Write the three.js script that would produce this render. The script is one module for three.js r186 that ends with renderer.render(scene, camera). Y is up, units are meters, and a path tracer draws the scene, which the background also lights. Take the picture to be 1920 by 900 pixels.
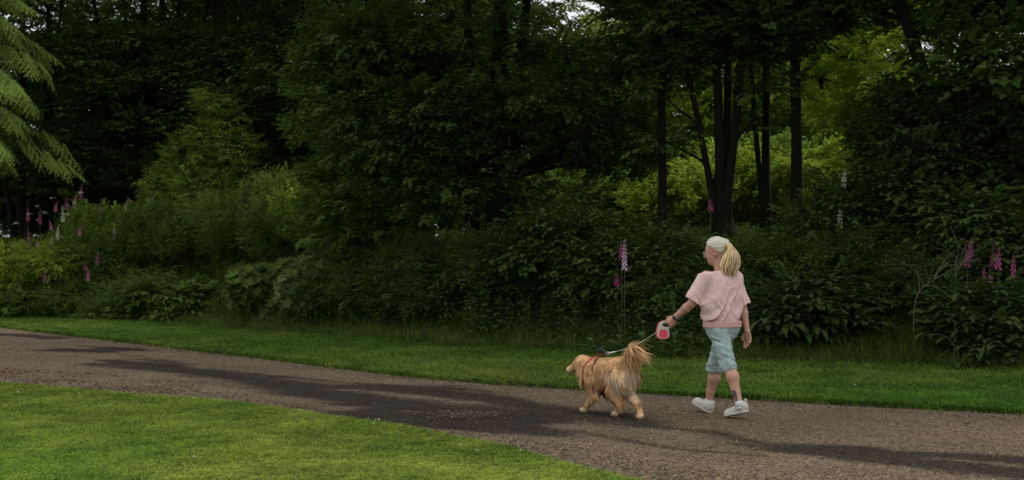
import * as THREE from 'three';
import { mergeGeometries, mergeVertices } from 'three/addons/utils/BufferGeometryUtils.js';

// ---------- camera, sky, sun, exposure ----------
const F = 2667, EYE = 1.55, HORIZON = 460;              // focal length in px of the 1920 px wide picture
const scene = new THREE.Scene();
const camera = new THREE.PerspectiveCamera(2 * Math.atan(450 / F) * 180 / Math.PI, 1920 / 900, 0.1, 400);
camera.position.set(0, EYE, 0);
camera.rotation.x = Math.atan((HORIZON - 450) / F);
camera.focus = 12.8; camera.userData.fStop = 3.5;
const renderer = new THREE.WebGLRenderer({ antialias: true });
renderer.setSize(1024, 480);
renderer.toneMapping = THREE.LinearToneMapping;
renderer.toneMappingExposure = 1.65;
renderer.shadowMap.enabled = true;

function fract(x) { return x - Math.floor(x); }
function hash3(i, j, k) { let h = (Math.imul(i, 374761393) + Math.imul(j, 668265263) + Math.imul(k, 1274126177)) | 0; h = Math.imul(h ^ (h >>> 13), 1274126177); h ^= h >>> 16; return (h >>> 0) / 4294967296; }
function noise3(x, y, z) {
  const i = Math.floor(x), j = Math.floor(y), k = Math.floor(z); let u = x - i, v = y - j, w = z - k;
  u = u * u * (3 - 2 * u); v = v * v * (3 - 2 * v); w = w * w * (3 - 2 * w);
  const L = (a, b, t) => a + (b - a) * t;
  return L(L(L(hash3(i, j, k), hash3(i + 1, j, k), u), L(hash3(i, j + 1, k), hash3(i + 1, j + 1, k), u), v),
    L(L(hash3(i, j, k + 1), hash3(i + 1, j, k + 1), u), L(hash3(i, j + 1, k + 1), hash3(i + 1, j + 1, k + 1), u), v), w) * 2 - 1;
}
function fbm(x, y, z = 0, o = 4) { let s = 0, a = 0.5, f = 1; for (let n = 0; n < o; n++) { s += a * noise3(x * f + 17 * n, y * f + 31 * n, z * f); a *= 0.5; f *= 2.03; } return s; }
function rng(seed) { let a = seed >>> 0; return () => { a = (a + 0x6D2B79F5) | 0; let t = Math.imul(a ^ (a >>> 15), 1 | a); t = (t + Math.imul(t ^ (t >>> 7), 61 | t)) ^ t; return ((t ^ (t >>> 14)) >>> 0) / 4294967296; }; }
const V = (x, y, z) => new THREE.Vector3(x, y, z);
const lerp = (a, b, t) => a + (b - a) * t, clamp = (x, a = 0, b = 1) => Math.min(b, Math.max(a, x));
const sstep = (a, b, x) => { const t = clamp((x - a) / (b - a)); return t * t * (3 - 2 * t); };
// a point of the place given by its direction from the camera and its depth in metres
const at = (px, py, d) => V((px - 960) / F * d, EYE - (py - HORIZON) / F * d, -d);

// overcast sky, brighter overhead, with soft cloud structure all round
{
  const W = 256, H = 128, data = new Float32Array(W * H * 4);
  for (let j = 0; j < H; j++) for (let i = 0; i < W; i++) {
    const el = ((j + 0.5) / H - 0.5) * Math.PI, az = (i + 0.5) / W * 2 * Math.PI;
    const s = Math.max(0, Math.sin(el)), c = Math.cos(el);
    const n = fbm(Math.cos(az) * c * 2.2, s * 3.5, Math.sin(az) * c * 2.2, 4);
    const L = SKY_LEVEL() * (0.55 + 0.45 * s) * (1 + 0.22 * n);
    const k = (j * W + i) * 4; data[k] = L * 0.97; data[k + 1] = L * 1.0; data[k + 2] = L * 1.04; data[k + 3] = 1;
  }
  const sky = new THREE.DataTexture(data, W, H, THREE.RGBAFormat, THREE.FloatType);
  sky.mapping = THREE.EquirectangularReflectionMapping; sky.magFilter = THREE.LinearFilter; sky.minFilter = THREE.LinearFilter; sky.needsUpdate = true;
  scene.background = sky; scene.environment = sky;
}
function SKY_LEVEL() { return 0.95; }
const sun = new THREE.DirectionalLight(new THREE.Color().setRGB(1, 0.95, 0.86), 1.5);
sun.name = 'sun'; sun.position.set(30, 38, -19); sun.target.position.set(0, 0, -15);
sun.position.add(sun.target.position);
sun.castShadow = true; sun.shadow.radius = 26; sun.shadow.mapSize.set(2048, 2048);
Object.assign(sun.shadow.camera, { left: -30, right: 30, top: 30, bottom: -30, near: 1, far: 120 });
scene.add(sun, sun.target);

// ---------- naming and geometry helpers ----------
const taken = new Map();
function numbered(name) { const n = taken.get(name) ?? 0; taken.set(name, n + 1); return n ? name + '_' + String(n).padStart(3, '0') : name; }
function tag(o, label, category, group) { o.userData.label = label; if (category) o.userData.category = category; if (group) o.userData.group = group; return o; }
function thing(name, label, category, base, group) {
  const o = new THREE.Group(); o.name = numbered(name); o.position.copy(base); scene.add(o); return tag(o, label, category, group);
}
function part(name, geo, mat, parent) { const m = new THREE.Mesh(geo, mat); m.name = name; m.castShadow = m.receiveShadow = true; parent.add(m); return m; }
function copies(name, geo, mat, mats, cols, parent) {
  const n = mats.length / 16, m = new THREE.InstancedMesh(geo, mat, n); m.name = name; m.castShadow = m.receiveShadow = true;
  m.instanceMatrix.array.set(mats); if (cols) m.instanceColor = new THREE.InstancedBufferAttribute(new Float32Array(cols), 3);
  m.userData.kind = 'stuff'; parent.add(m); return m;
}
class GB {   // triangles, with colours if wanted
  constructor() { this.p = []; this.c = []; }
  tri(a, b, c, col) { this.p.push(a.x, a.y, a.z, b.x, b.y, b.z, c.x, c.y, c.z); if (col) for (let i = 0; i < 3; i++) this.c.push(...col); }
  build(smooth) {
    let g = new THREE.BufferGeometry(); g.setAttribute('position', new THREE.Float32BufferAttribute(this.p, 3));
    if (this.c.length) g.setAttribute('color', new THREE.Float32BufferAttribute(this.c, 3));
    if (smooth) g = mergeVertices(g, 1e-5); g.computeVertexNormals(); return g;
  }
}
function tube(points, radii, sides = 6, capEnds = true) {   // a tapered tube through points
  const n = points.length, pos = [], idx = [], up = V(0, 0, 0), t = V(0, 0, 0), a = V(0, 0, 0), b = V(0, 0, 0);
  for (let i = 0; i < n; i++) {
    t.subVectors(points[Math.min(n - 1, i + 1)], points[Math.max(0, i - 1)]).normalize();
    if (i === 0) { up.set(0.31, 0.2, 0.9); if (Math.abs(up.dot(t)) > 0.85) up.set(0.9, 0.1, 0.2); }
    a.copy(up).addScaledVector(t, -up.dot(t)).normalize(); up.copy(a); b.crossVectors(t, a);
    const r = typeof radii === 'function' ? radii(i / (n - 1)) : radii[i];
    for (let k = 0; k < sides; k++) { const w = k / sides * Math.PI * 2, c = Math.cos(w) * r, s = Math.sin(w) * r; pos.push(points[i].x + a.x * c + b.x * s, points[i].y + a.y * c + b.y * s, points[i].z + a.z * c + b.z * s); }
  }
  for (let i = 0; i < n - 1; i++) for (let k = 0; k < sides; k++) { const q = i * sides, k2 = (k + 1) % sides; idx.push(q + k, q + k2, q + sides + k, q + k2, q + sides + k2, q + sides + k); }
  if (capEnds) for (const e of [0, n - 1]) { const c = pos.length / 3; pos.push(points[e].x, points[e].y, points[e].z); for (let k = 0; k < sides; k++) { const q = e * sides, k2 = (k + 1) % sides; e ? idx.push(q + k, q + k2, c) : idx.push(q + k2, q + k, c); } }
  const g = new THREE.BufferGeometry(); g.setAttribute('position', new THREE.Float32BufferAttribute(pos, 3)); g.setIndex(idx); g.computeVertexNormals(); return g;
}
const curve = (pts, n) => new THREE.CatmullRomCurve3(pts, false, 'centripetal').getPoints(n);
function merged(list) { return mergeGeometries(list.map(g => { const h = g.index ? g.toNonIndexed() : g; for (const k of Object.keys(h.attributes)) if (!['position', 'normal', 'color'].includes(k)) h.deleteAttribute(k); return h; })); }
// leaf with a raised midrib fold; fine = rounder outline
function leaf(gb, base, dir, nrm, len, wid, fold = 0.15, droop = 0.15, fine = false, col) {
  const d = dir.clone().normalize(), s = V(0, 0, 0).crossVectors(nrm, d).normalize(), u = V(0, 0, 0).crossVectors(d, s);
  const P = (t, w, h) => base.clone().addScaledVector(d, len * t).addScaledVector(s, w * wid).addScaledVector(u, h * wid - droop * len * t * t);
  if (!fine) { const a = P(0, 0, 0), l = P(0.45, 0.5, fold), r = P(0.45, -0.5, fold), m = P(0.5, 0, 0), e = P(1, 0, 0); gb.tri(a, m, l, col); gb.tri(m, e, l, col); gb.tri(a, r, m, col); gb.tri(m, r, e, col); return; }
  const a = P(0, 0, 0), m1 = P(0.3, 0, 0), m2 = P(0.65, 0, 0), e = P(1, 0, 0), l1 = P(0.28, 0.46, fold), l2 = P(0.65, 0.38, fold), r1 = P(0.28, -0.46, fold), r2 = P(0.65, -0.38, fold);
  gb.tri(a, m1, l1, col); gb.tri(m1, m2, l2, col); gb.tri(m1, l2, l1, col); gb.tri(m2, e, l2, col); gb.tri(a, r1, m1, col); gb.tri(m1, r1, r2, col); gb.tri(m1, r2, m2, col); gb.tri(m2, r2, e, col);
}
const mtx = new THREE.Matrix4();
function pushMatrix(out, pos, x, upHint, sx, sy = sx, sz = sx) {   // local +x along x, local +y near upHint
  const z = V(0, 0, 0).crossVectors(x, upHint).normalize(), y = V(0, 0, 0).crossVectors(z, x);
  out.push(x.x * sx, x.y * sx, x.z * sx, 0, y.x * sy, y.y * sy, y.z * sy, 0, z.x * sz, z.y * sz, z.z * sz, 0, pos.x, pos.y, pos.z, 1);
}
const std = (r, g, b, rough = 0.9, extra = {}) => new THREE.MeshStandardMaterial({ color: new THREE.Color().setRGB(r, g, b), roughness: rough, ...extra });
const matt = (r, g, b, rough = 0.95, extra = {}) => new THREE.MeshPhysicalMaterial({ color: new THREE.Color().setRGB(r, g, b), roughness: rough, specularIntensity: 0.2, ...extra });
const leafy = (r, g, b, through = 0.35) => new THREE.MeshPhysicalMaterial({ color: new THREE.Color().setRGB(r, g, b), roughness: 0.95, specularIntensity: 0.2, transmission: through, thickness: 0, side: THREE.DoubleSide });
// ---------- the lie of the land ----------
const sample2 = (pts, n) => new THREE.CatmullRomCurve3(pts.map(p => V(p[0], 0, p[1])), false, 'centripetal').getPoints(n).map(p => [p.x, p.z]);
const FAR_EDGE = sample2([[-22, 40], [-14, 32.5], [-9.6, 26.7], [-6.5, 23], [-3.4, 19.3], [-0.6, 16.1], [1.85, 14.5], [4.6, 13.0], [8, 11.6], [14, 9.5]], 240);
const NEAR_EDGE = sample2([[-22, 22], [-11, 18.6], [-5.7, 15.9], [-4.3, 15.0], [-2.97, 14.2], [-1.5, 12.7], [-0.25, 11.2], [0.81, 9.4], [2.6, 7.2], [7, 3.5]], 240);
const PATH_RING = [...NEAR_EDGE, ...FAR_EDGE.slice().reverse()];
const WOOD_EDGE = [[-30, 46], [-16, 34.5], [-10.6, 30.2], [-7.9, 29.2], [-5, 25.8], [-2.8, 23.2], [-0.8, 21.5], [1.06, 20.3], [2.25, 18.9], [4.3, 18.1], [6.1, 17.3], [12, 15.5], [26, 11]];
function inPath(x, d) {
  let c = false; for (let i = 0, n = PATH_RING.length, j = n - 1; i < n; j = i++) { const a = PATH_RING[i], b = PATH_RING[j]; if ((a[1] > d) !== (b[1] > d) && x < (b[0] - a[0]) * (d - a[1]) / (b[1] - a[1]) + a[0]) c = !c; } return c;
}
function behindEdge(x, d) {   // metres behind the edge of the wood, negative on the lawn side
  let best = 1e9, sign = 1;
  for (let i = 0; i < WOOD_EDGE.length - 1; i++) {
    const [ax, ad] = WOOD_EDGE[i], [bx, bd] = WOOD_EDGE[i + 1], ex = bx - ax, ed = bd - ad, t = clamp(((x - ax) * ex + (d - ad) * ed) / (ex * ex + ed * ed));
    const qx = x - ax - ex * t, qd = d - ad - ed * t, q = qx * qx + qd * qd;
    if (q < best) { best = q; sign = ex * qd - ed * qx > 0 ? 1 : -1; }
  }
  return sign * Math.sqrt(best);
}
function height(x, d) {
  const b = behindEdge(x, d);
  return b < -0.2 ? 0 : 1.62 * sstep(-0.2, 3.3, b) + 0.14 * sstep(0.3, 2, b) * fbm(x * 0.7, d * 0.7, 3, 3) * 2;
}
const onGround = (x, d) => V(x, height(x, d), -d);
const spot = (px, d) => onGround((px - 960) / F * d, d);
const kind = (o, k) => { o.userData.kind = k; return o; };
const structure = (name, label, geo, mat) => { const m = part(name, geo, mat, scene); m.userData = { kind: 'structure', label }; return m; };
{
  const axis = (lo, hi, a, b, fine) => { const r = []; let x = lo; while (x < hi) { r.push(x); const out = Math.max(a - x, x - b, 0); x += fine + out * 0.18; } r.push(hi); return r; };
  const xs = axis(-150, 150, -14, 11, 0.22), ds = axis(-60, 240, 8, 36, 0.22), pos = [], col = [], idx = [];
  for (const d of ds) for (const x of xs) {
    const b = behindEdge(x, d), n = fbm(x * 1.6, d * 1.6, 1), m = fbm(x * 9, d * 9, 2, 3), y = height(x, d);
    pos.push(x, y, -d);
    const k = sstep(-0.3, 0.5, b + n * 0.5), e = 1 + 0.5 * m;
    // mown turf gives way to leaf litter and moss on the bank
    col.push(lerp(0.06 + 0.02 * n, 0.03 + 0.012 * n, k) * e, lerp(0.095 + 0.02 * n, 0.04 + 0.02 * n, k) * e, lerp(0.016, 0.012, k) * e);
  }
  const w = xs.length; for (let j = 0; j < ds.length - 1; j++) for (let i = 0; i < w - 1; i++) { const q = j * w + i; idx.push(q, q + 1, q + w, q + 1, q + w + 1, q + w); }
  const g = new THREE.BufferGeometry(); g.setAttribute('position', new THREE.Float32BufferAttribute(pos, 3)); g.setAttribute('color', new THREE.Float32BufferAttribute(col, 3)); g.setIndex(idx); g.computeVertexNormals();
  structure('ground', 'turf and leaf litter rising to a low wooded bank', g, matt(1, 1, 1, 1, { vertexColors: true }));
}
// ---------- gravel path: dark patches and streaks are drawn in its colour map ----------
function edgeAt(edge, s) { const f = clamp(s) * (edge.length - 1), i = Math.min(edge.length - 2, Math.floor(f)), t = f - i; return [lerp(edge[i][0], edge[i + 1][0], t), lerp(edge[i][1], edge[i + 1][1], t)]; }
const GX0 = -12, GX1 = 8, GD0 = 8, GD1 = 30;   // plan of the part in view
// each dark patch is a line of plan points with a half width
const DARK_PATCHES = [];
function addDarkPatch(pts, half, strength) { DARK_PATCHES.push({ pts: pts.map(([px, py]) => { const d = F * EYE / (py - HORIZON); return [(px - 960) / F * d, d]; }), half, strength }); }
addDarkPatch([[230, 681], [340, 697], [440, 713], [540, 728], [650, 748], [780, 770], [880, 782], [980, 795]], 0.62, 1.0);
addDarkPatch([[470, 712], [580, 728], [680, 729], [800, 735], [900, 745], [1000, 768], [1100, 782], [1200, 798]], 0.5, 0.9);
addDarkPatch([[700, 775], [800, 790], [900, 800], [960, 806]], 0.6, 1.0);
addDarkPatch([[640, 760], [760, 765], [880, 772], [1000, 780]], 0.6, 0.9);
addDarkPatch([[120, 658], [205, 659]], 0.6, 1.2);
addDarkPatch([[0, 628], [60, 632], [110, 634]], 0.5, 0.9);
addDarkPatch([[200, 680], [300, 684]], 0.2, 0.5);
addDarkPatch([[1180, 796], [1300, 812], [1440, 836], [1560, 845]], 0.2, 0.7);
addDarkPatch([[1540, 846], [1660, 856], [1800, 862], [1960, 874]], 0.4, 1.15);
addDarkPatch([[1620, 864], [1760, 880], [1900, 892]], 0.34, 1.0);
addDarkPatch([[1060, 812], [1180, 828], [1320, 850], [1420, 862]], 0.09, 0.6);
addDarkPatch([[1040, 824], [1180, 846], [1300, 868]], 0.035, 0.4);
addDarkPatch([[840, 726], [880, 726]], 0.1, 0.6);
addDarkPatch([[250, 667], [285, 672]], 0.12, 0.5);
function darkPatch(x, d) {
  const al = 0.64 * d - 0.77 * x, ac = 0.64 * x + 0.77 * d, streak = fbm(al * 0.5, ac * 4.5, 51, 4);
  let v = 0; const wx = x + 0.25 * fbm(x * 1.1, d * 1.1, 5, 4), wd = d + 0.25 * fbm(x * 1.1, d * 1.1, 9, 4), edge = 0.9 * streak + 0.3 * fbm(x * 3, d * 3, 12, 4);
  for (const s of DARK_PATCHES) for (let i = 0; i < s.pts.length - 1; i++) {
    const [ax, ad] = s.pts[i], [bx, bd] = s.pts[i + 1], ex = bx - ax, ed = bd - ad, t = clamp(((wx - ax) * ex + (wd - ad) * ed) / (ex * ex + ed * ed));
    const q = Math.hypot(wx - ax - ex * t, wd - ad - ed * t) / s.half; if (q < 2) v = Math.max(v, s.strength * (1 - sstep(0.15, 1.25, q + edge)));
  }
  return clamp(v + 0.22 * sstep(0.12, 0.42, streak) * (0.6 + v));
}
{
  const NX = 2048, ND = 2048, px = new Uint8Array(NX * ND * 4), hi = new Uint8Array(NX * ND * 4), r = rng(71), darkPatchGrid = new Float32Array(513 * 513);
  for (let j = 0; j <= 512; j++) for (let i = 0; i <= 512; i++) darkPatchGrid[j * 513 + i] = darkPatch(lerp(GX0, GX1, i / 512), lerp(GD0, GD1, j / 512));
  const srgb = c => 255 * (c <= 0.0031308 ? 12.92 * c : 1.055 * Math.pow(Math.max(c, 0), 1 / 2.4) - 0.055);
  const coarse = new Float32Array(257 * 257); for (let j = 0; j <= 256; j++) for (let i = 0; i <= 256; i++) coarse[j * 257 + i] = fbm(i * 0.11, j * 0.12, 21, 5);
  const pick = (a, n, u, v) => { const x = u * (n - 1), y = v * (n - 1), i = Math.min(n - 2, x | 0), j = Math.min(n - 2, y | 0), s = x - i, t = y - j, q = j * n + i; return lerp(lerp(a[q], a[q + 1], s), lerp(a[q + n], a[q + n + 1], s), t); };
  for (let j = 0; j < ND; j++) for (let i = 0; i < NX; i++) {
    const u = (i + 0.5) / NX, v = (j + 0.5) / ND, w = pick(darkPatchGrid, 513, u, v), c = pick(coarse, 257, u, v);
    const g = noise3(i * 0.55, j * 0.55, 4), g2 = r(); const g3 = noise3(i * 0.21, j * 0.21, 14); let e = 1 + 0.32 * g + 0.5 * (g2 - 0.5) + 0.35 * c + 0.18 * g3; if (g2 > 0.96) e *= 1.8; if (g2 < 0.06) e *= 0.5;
    const darkMix = clamp(sstep(0.1, 0.95, w + 0.22 * g + 0.24 * g3 + 0.12 * c + 0.3 * (r() - 0.5))), k = (j * NX + i) * 4, dry = [0.128, 0.094, 0.060], dk = [0.024, 0.0185, 0.013];  // base gravel colour and the darker colour of the patches
    for (let q = 0; q < 3; q++) px[k + q] = clamp(srgb(lerp(dry[q], dk[q], darkMix) * e), 0, 255); px[k + 3] = 255;
    const hgt = 128 + 70 * g + 90 * (g2 - 0.5); hi[k] = hi[k + 1] = hi[k + 2] = clamp(hgt, 0, 255); hi[k + 3] = 255;
  }
  const tex = (a, cs) => { const t = new THREE.DataTexture(a, NX, ND, THREE.RGBAFormat); t.magFilter = THREE.LinearFilter; t.minFilter = THREE.LinearMipmapLinearFilter; t.generateMipmaps = true; t.wrapS = t.wrapT = THREE.MirroredRepeatWrapping; if (cs) t.colorSpace = THREE.SRGBColorSpace; t.needsUpdate = true; return t; };
  const NS = 320, NT = 60, pos = [], uv = [], idx = [];
  for (let s = 0; s <= NS; s++) for (let t = 0; t <= NT; t++) {
    const a = edgeAt(NEAR_EDGE, s / NS), b = edgeAt(FAR_EDGE, s / NS), x = lerp(a[0], b[0], t / NT), d = lerp(a[1], b[1], t / NT);
    const rim = Math.min(1, 8 * Math.min(t, NT - t) / NT);
    pos.push(x, 0.006 + rim * (0.012 + 0.02 * fbm(x * 0.9, d * 0.9, 2, 3) * 0.6), -d); uv.push((x - GX0) / (GX1 - GX0), (d - GD0) / (GD1 - GD0));
  }
  for (let s = 0; s < NS; s++) for (let t = 0; t < NT; t++) { const q = s * (NT + 1) + t; idx.push(q, q + NT + 1, q + 1, q + 1, q + NT + 1, q + NT + 2); }
  const g = new THREE.BufferGeometry(); g.setAttribute('position', new THREE.Float32BufferAttribute(pos, 3)); g.setAttribute('uv', new THREE.Float32BufferAttribute(uv, 2)); g.setIndex(idx); g.computeVertexNormals();
  structure('path', 'brown gravel path with dark patches and streaks', g, matt(1, 1, 1, 1, { map: tex(px, true), bumpMap: tex(hi), bumpScale: 0.008 }));
  // loose stones on the gravel
  const st = new THREE.IcosahedronGeometry(1, 0).toNonIndexed(); { const p = st.attributes.position; for (let i = 0; i < p.count; i++) { const f = 0.75 + 0.5 * fract(Math.sin(p.getX(i) * 12.9 + p.getY(i) * 78.2 + p.getZ(i) * 37.7) * 43758.5); p.setXYZ(i, p.getX(i) * f, p.getY(i) * f * 0.6, p.getZ(i) * f * 0.85); } st.computeVertexNormals(); }
  const m = [], c = []; let n = 0;
  const heap = at(880, 782, F * EYE / (782 - HORIZON));
  while (n < 60000) {
    let d = 8.6 + Math.pow(r(), 1.6) * 18, x = (r() * 2 - 1) * 0.4 * d; const inHeap = n > 59100; if (inHeap) { const a = r() * 6.28, q = Math.sqrt(-Math.log(r() + 1e-6)) * 0.2; x = heap.x + Math.cos(a) * q * 1.3; d = -heap.z + Math.sin(a) * q; }
    if (!inPath(x, d)) continue; n++;
    const s = (inHeap ? 0.008 + 0.010 * r() : 0.003 + 0.009 * Math.pow(r(), 3)), y = 0.018 + 0.012 * fbm(x * 0.9, d * 0.9, 2, 3) + (inHeap ? 0.004 : 0);
    const a = r() * 6.28; pushMatrix(m, V(x, y + s * 0.1, -d), V(Math.cos(a), 0.2 * (r() - 0.5), Math.sin(a)).normalize(), V(0, 1, 0), s);
    const w = inHeap ? 0.8 : darkPatch(x, d), b = (0.35 + 0.9 * r() * r() + (r() > 0.96 ? 0.9 : 0)) * lerp(1, 0.4, w); c.push(0.20 * b, 0.152 * b, 0.102 * b);
  }
  tag(copies('gravel', st, matt(1, 1, 1, 0.95), m, c, scene), 'loose gravel stones scattered over the brown path');
}
// ---------- mown grass ----------
function tuft(seed, blades, h, w, spread, lean) {
  const gb = new GB(), r = rng(seed);
  for (let i = 0; i < blades; i++) {
    const a = r() * 6.28, q = spread * Math.sqrt(r()), b = V(Math.cos(a) * q, 0, Math.sin(a) * q), f = r() * 6.28, L = h * (0.6 + 0.6 * r()), k = lean * (0.4 + r()), dx = Math.cos(f), dz = Math.sin(f), ww = w * (0.7 + 0.6 * r());
    const sx = -dz * ww / 2, sz = dx * ww / 2, p1 = V(b.x + dx * k * L * 0.3, L * 0.55, b.z + dz * k * L * 0.3), tip = V(b.x + dx * k * L, L * (1 - 0.35 * k), b.z + dz * k * L);
    const a0 = V(b.x + sx, 0, b.z + sz), a1 = V(b.x - sx, 0, b.z - sz), b0 = V(p1.x + sx * 0.8, p1.y, p1.z + sz * 0.8), b1 = V(p1.x - sx * 0.8, p1.y, p1.z - sz * 0.8);
    gb.tri(a0, a1, b0); gb.tri(a1, b1, b0); gb.tri(b0, b1, tip);
  }
  return gb.build();
}
const grassMat = leafy(1, 1, 1, 0.3);
{
  const r = rng(5), near = [[], [], []], nc = [[], [], []], far = [[], [], []], fc = [[], [], []];
  const place = (m, c, x, d, s, flat, tone, redScale = 1) => {
    const f = r() * 6.28, n1 = fbm(x * 0.55, d * 0.55, 31, 4), n2 = fbm(x * 3.1, d * 3.1, 37, 3), dry = clamp(0.25 + 1.3 * n1 + 0.7 * n2 + 0.3 * (r() - 0.5)), b = tone * (1 + 0.35 * n2 + 0.75 * (r() - 0.5));
    pushMatrix(m, V(x, height(x, d) - 0.004, -d), V(Math.cos(f), 0, Math.sin(f)), V(0.25 * (r() - 0.5), 1, 0.25 * (r() - 0.5)).normalize(), s, s * flat, s);
    c.push(lerp(0.105, 0.215, dry) * b * redScale, lerp(0.19, 0.252, dry) * b, lerp(0.010, 0.03, dry) * b);
  };
  let n = 0;
  while (n < 62000) {   // the lawn on the camera's side
    const d = 8.2 + 10 * r(), x = lerp(-7.5, 2.2, r()); if (x < -0.41 * d || x > 0.16 * d) continue;
    const o = 0.05 * fbm(x * 6, d * 6, 41, 3); if (inPath(x + o, d + o) || inPath(x, d + 0.02) || behindEdge(x, d) > -1 || d > lerp(9.4, 19, clamp((1.2 - x) / 8)) + 1.5) continue;
    const k = n++ % 3; place(near[k], nc[k], x, d, 0.75 + 0.5 * r(), 0.8 + 0.3 * fbm(x, d, 6, 3), 1);
  }
  n = 0;
  while (n < 90000) {   // the verge between path and wood; tree shade is painted into its darker tone
    const d = 12 + 20 * r(), x = (r() * 2 - 1) * 0.42 * d, b = behindEdge(x, d); if (b > 0.5 || b < -9) continue;
    const o = 0.07 * fbm(x * 5, d * 5, 43, 3); if (inPath(x + o, d + o) || inPath(x, d)) continue; if (!(d > lerp(9.5, 26, clamp((4 - x) / 14)))) continue;
    const k = n++ % 3; place(far[k], fc[k], x, d, (1.0 + 0.6 * r()) * (1 + 0.6 * sstep(-0.7, 0.3, b)), 1 + 0.4 * fbm(x * 0.8, d * 0.8, 7, 3), 0.72, 0.8);
  }
  const lawn = thing('mown_grass', 'short mown grass of the bright lawn before the path', null, V(0, 0, 0)); kind(lawn, 'stuff');
  const verge = thing('verge_grass', 'grass verge between the gravel path and the wood, tree shade put into its darker colour', null, V(0, 0, 0)); kind(verge, 'stuff');
  for (let k = 0; k < 3; k++) { copies('grass_blades', tuft(100 + k, 10, 0.05, 0.0055, 0.036, 0.95), grassMat, near[k], nc[k], lawn); copies('grass_blades', tuft(110 + k, 10, 0.068, 0.0075, 0.05, 0.85), grassMat, far[k], fc[k], verge); }
}
// ---------- leafy shoots, used in large numbers ----------
function shoot(seed, o) {   // a twig along +x with leaves spread about the horizontal
  const gb = new GB(), r = rng(seed), n = o.leaves;
  for (let i = 0; i < n; i++) {
    const t = o.tip ? 1 - 0.75 * Math.pow(r(), 1.4) : (i + 0.5) / n, side = i % 2 ? 1 : -1, a = side * (o.tip ? 2.6 * (r() - 0.5) + 0.3 : lerp(1.15, 0.45, t)) + 0.5 * (r() - 0.5);
    const dir = V(Math.cos(a), 0.5 * (r() - 0.5), Math.sin(a)), nrm = V(0.7 * (r() - 0.5), 1, 0.7 * (r() - 0.5)).normalize();
    leaf(gb, V(t * o.len, (r() - 0.5) * o.puff, (r() - 0.5) * o.puff), dir, nrm, o.leaf * (0.7 + 0.5 * r()), o.leaf * o.wide * (0.8 + 0.4 * r()), 0.14, 0.1 + 0.35 * r(), o.fine);
  }
  gb.tri(V(0, 0, 0.004), V(0, 0, -0.004), V(o.len, 0, 0)); gb.tri(V(0, 0.004, 0), V(0, -0.004, 0), V(o.len, 0, 0));
  return gb.build();
}
const OAK = [1, 2, 3].map(s => shoot(s, { leaves: 13, len: 0.3, leaf: 0.10, wide: 0.55, puff: 0.09, tip: true, fine: true }));
const MAPLE = [4, 5].map(s => shoot(s, { leaves: 12, len: 0.36, leaf: 0.085, wide: 0.8, puff: 0.06, fine: true }));
const SMALL = [6, 7].map(s => shoot(s, { leaves: 16, len: 0.3, leaf: 0.05, wide: 0.6, puff: 0.07 }));
const BROAD = [8, 9].map(s => shoot(s, { leaves: 9, len: 0.3, leaf: 0.15, wide: 0.5, puff: 0.08, fine: true }));
const FEATHER = [10, 11].map(s => shoot(s, { leaves: 15, len: 0.40, leaf: 0.095, wide: 0.36, puff: 0.12 }));
function rosette(seed, n, len, wide, up) { const gb = new GB(), r = rng(seed); for (let i = 0; i < n; i++) { const a = i * 2.4 + 0.3 * r(); leaf(gb, V(0.01 * i / n, 0, 0), V(up + 0.25 * r() - 0.15, Math.cos(a), Math.sin(a)), V(1, 0, 0), len * (0.7 + 0.5 * r()), len * wide, 0.12, 0, true); } return gb.build(); }
const ROSE = [12, 13].map(s => rosette(s, 11, 0.15, 0.28, 0.55));
function nettleStem(seed, h, lf, wide, steps) {   // upright stem along +y with drooping opposite leaves
  const gb = new GB(), r = rng(seed);
  for (let k = 0; k < steps; k++) for (const s of [0, Math.PI]) { const t = 0.18 + 0.8 * k / steps, a = k * Math.PI / 2 + s + 0.3 * (r() - 0.5), L = lf * (1.15 - 0.6 * t) * (0.8 + 0.4 * r()); leaf(gb, V(0.03 * Math.sin(3 * t), t * h, 0), V(Math.cos(a), 0.25 - 0.5 * (1 - t) * r(), Math.sin(a)), V(0, 1, 0), L, L * wide, 0.1, 0.35, true); }
  gb.tri(V(0.006, 0, 0), V(-0.006, 0, 0), V(0, h, 0)); gb.tri(V(0, 0, 0.006), V(0, 0, -0.006), V(0, h, 0)); return gb.build();
}
const rough = (r, g, b) => new THREE.MeshPhysicalMaterial({ color: new THREE.Color().setRGB(r, g, b), roughness: 0.95, specularIntensity: 0.25 });
const bark = rough(0.0085, 0.0075, 0.005), barkGrey = rough(0.04, 0.036, 0.028), twigMat = rough(0.04, 0.036, 0.02);
const oakLeaf = leafy(1, 1, 1, 0.35);
const inBall = r => { for (;;) { const v = V(r() * 2 - 1, r() * 2 - 1, r() * 2 - 1); if (v.lengthSq() < 1) return v; } };
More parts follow.
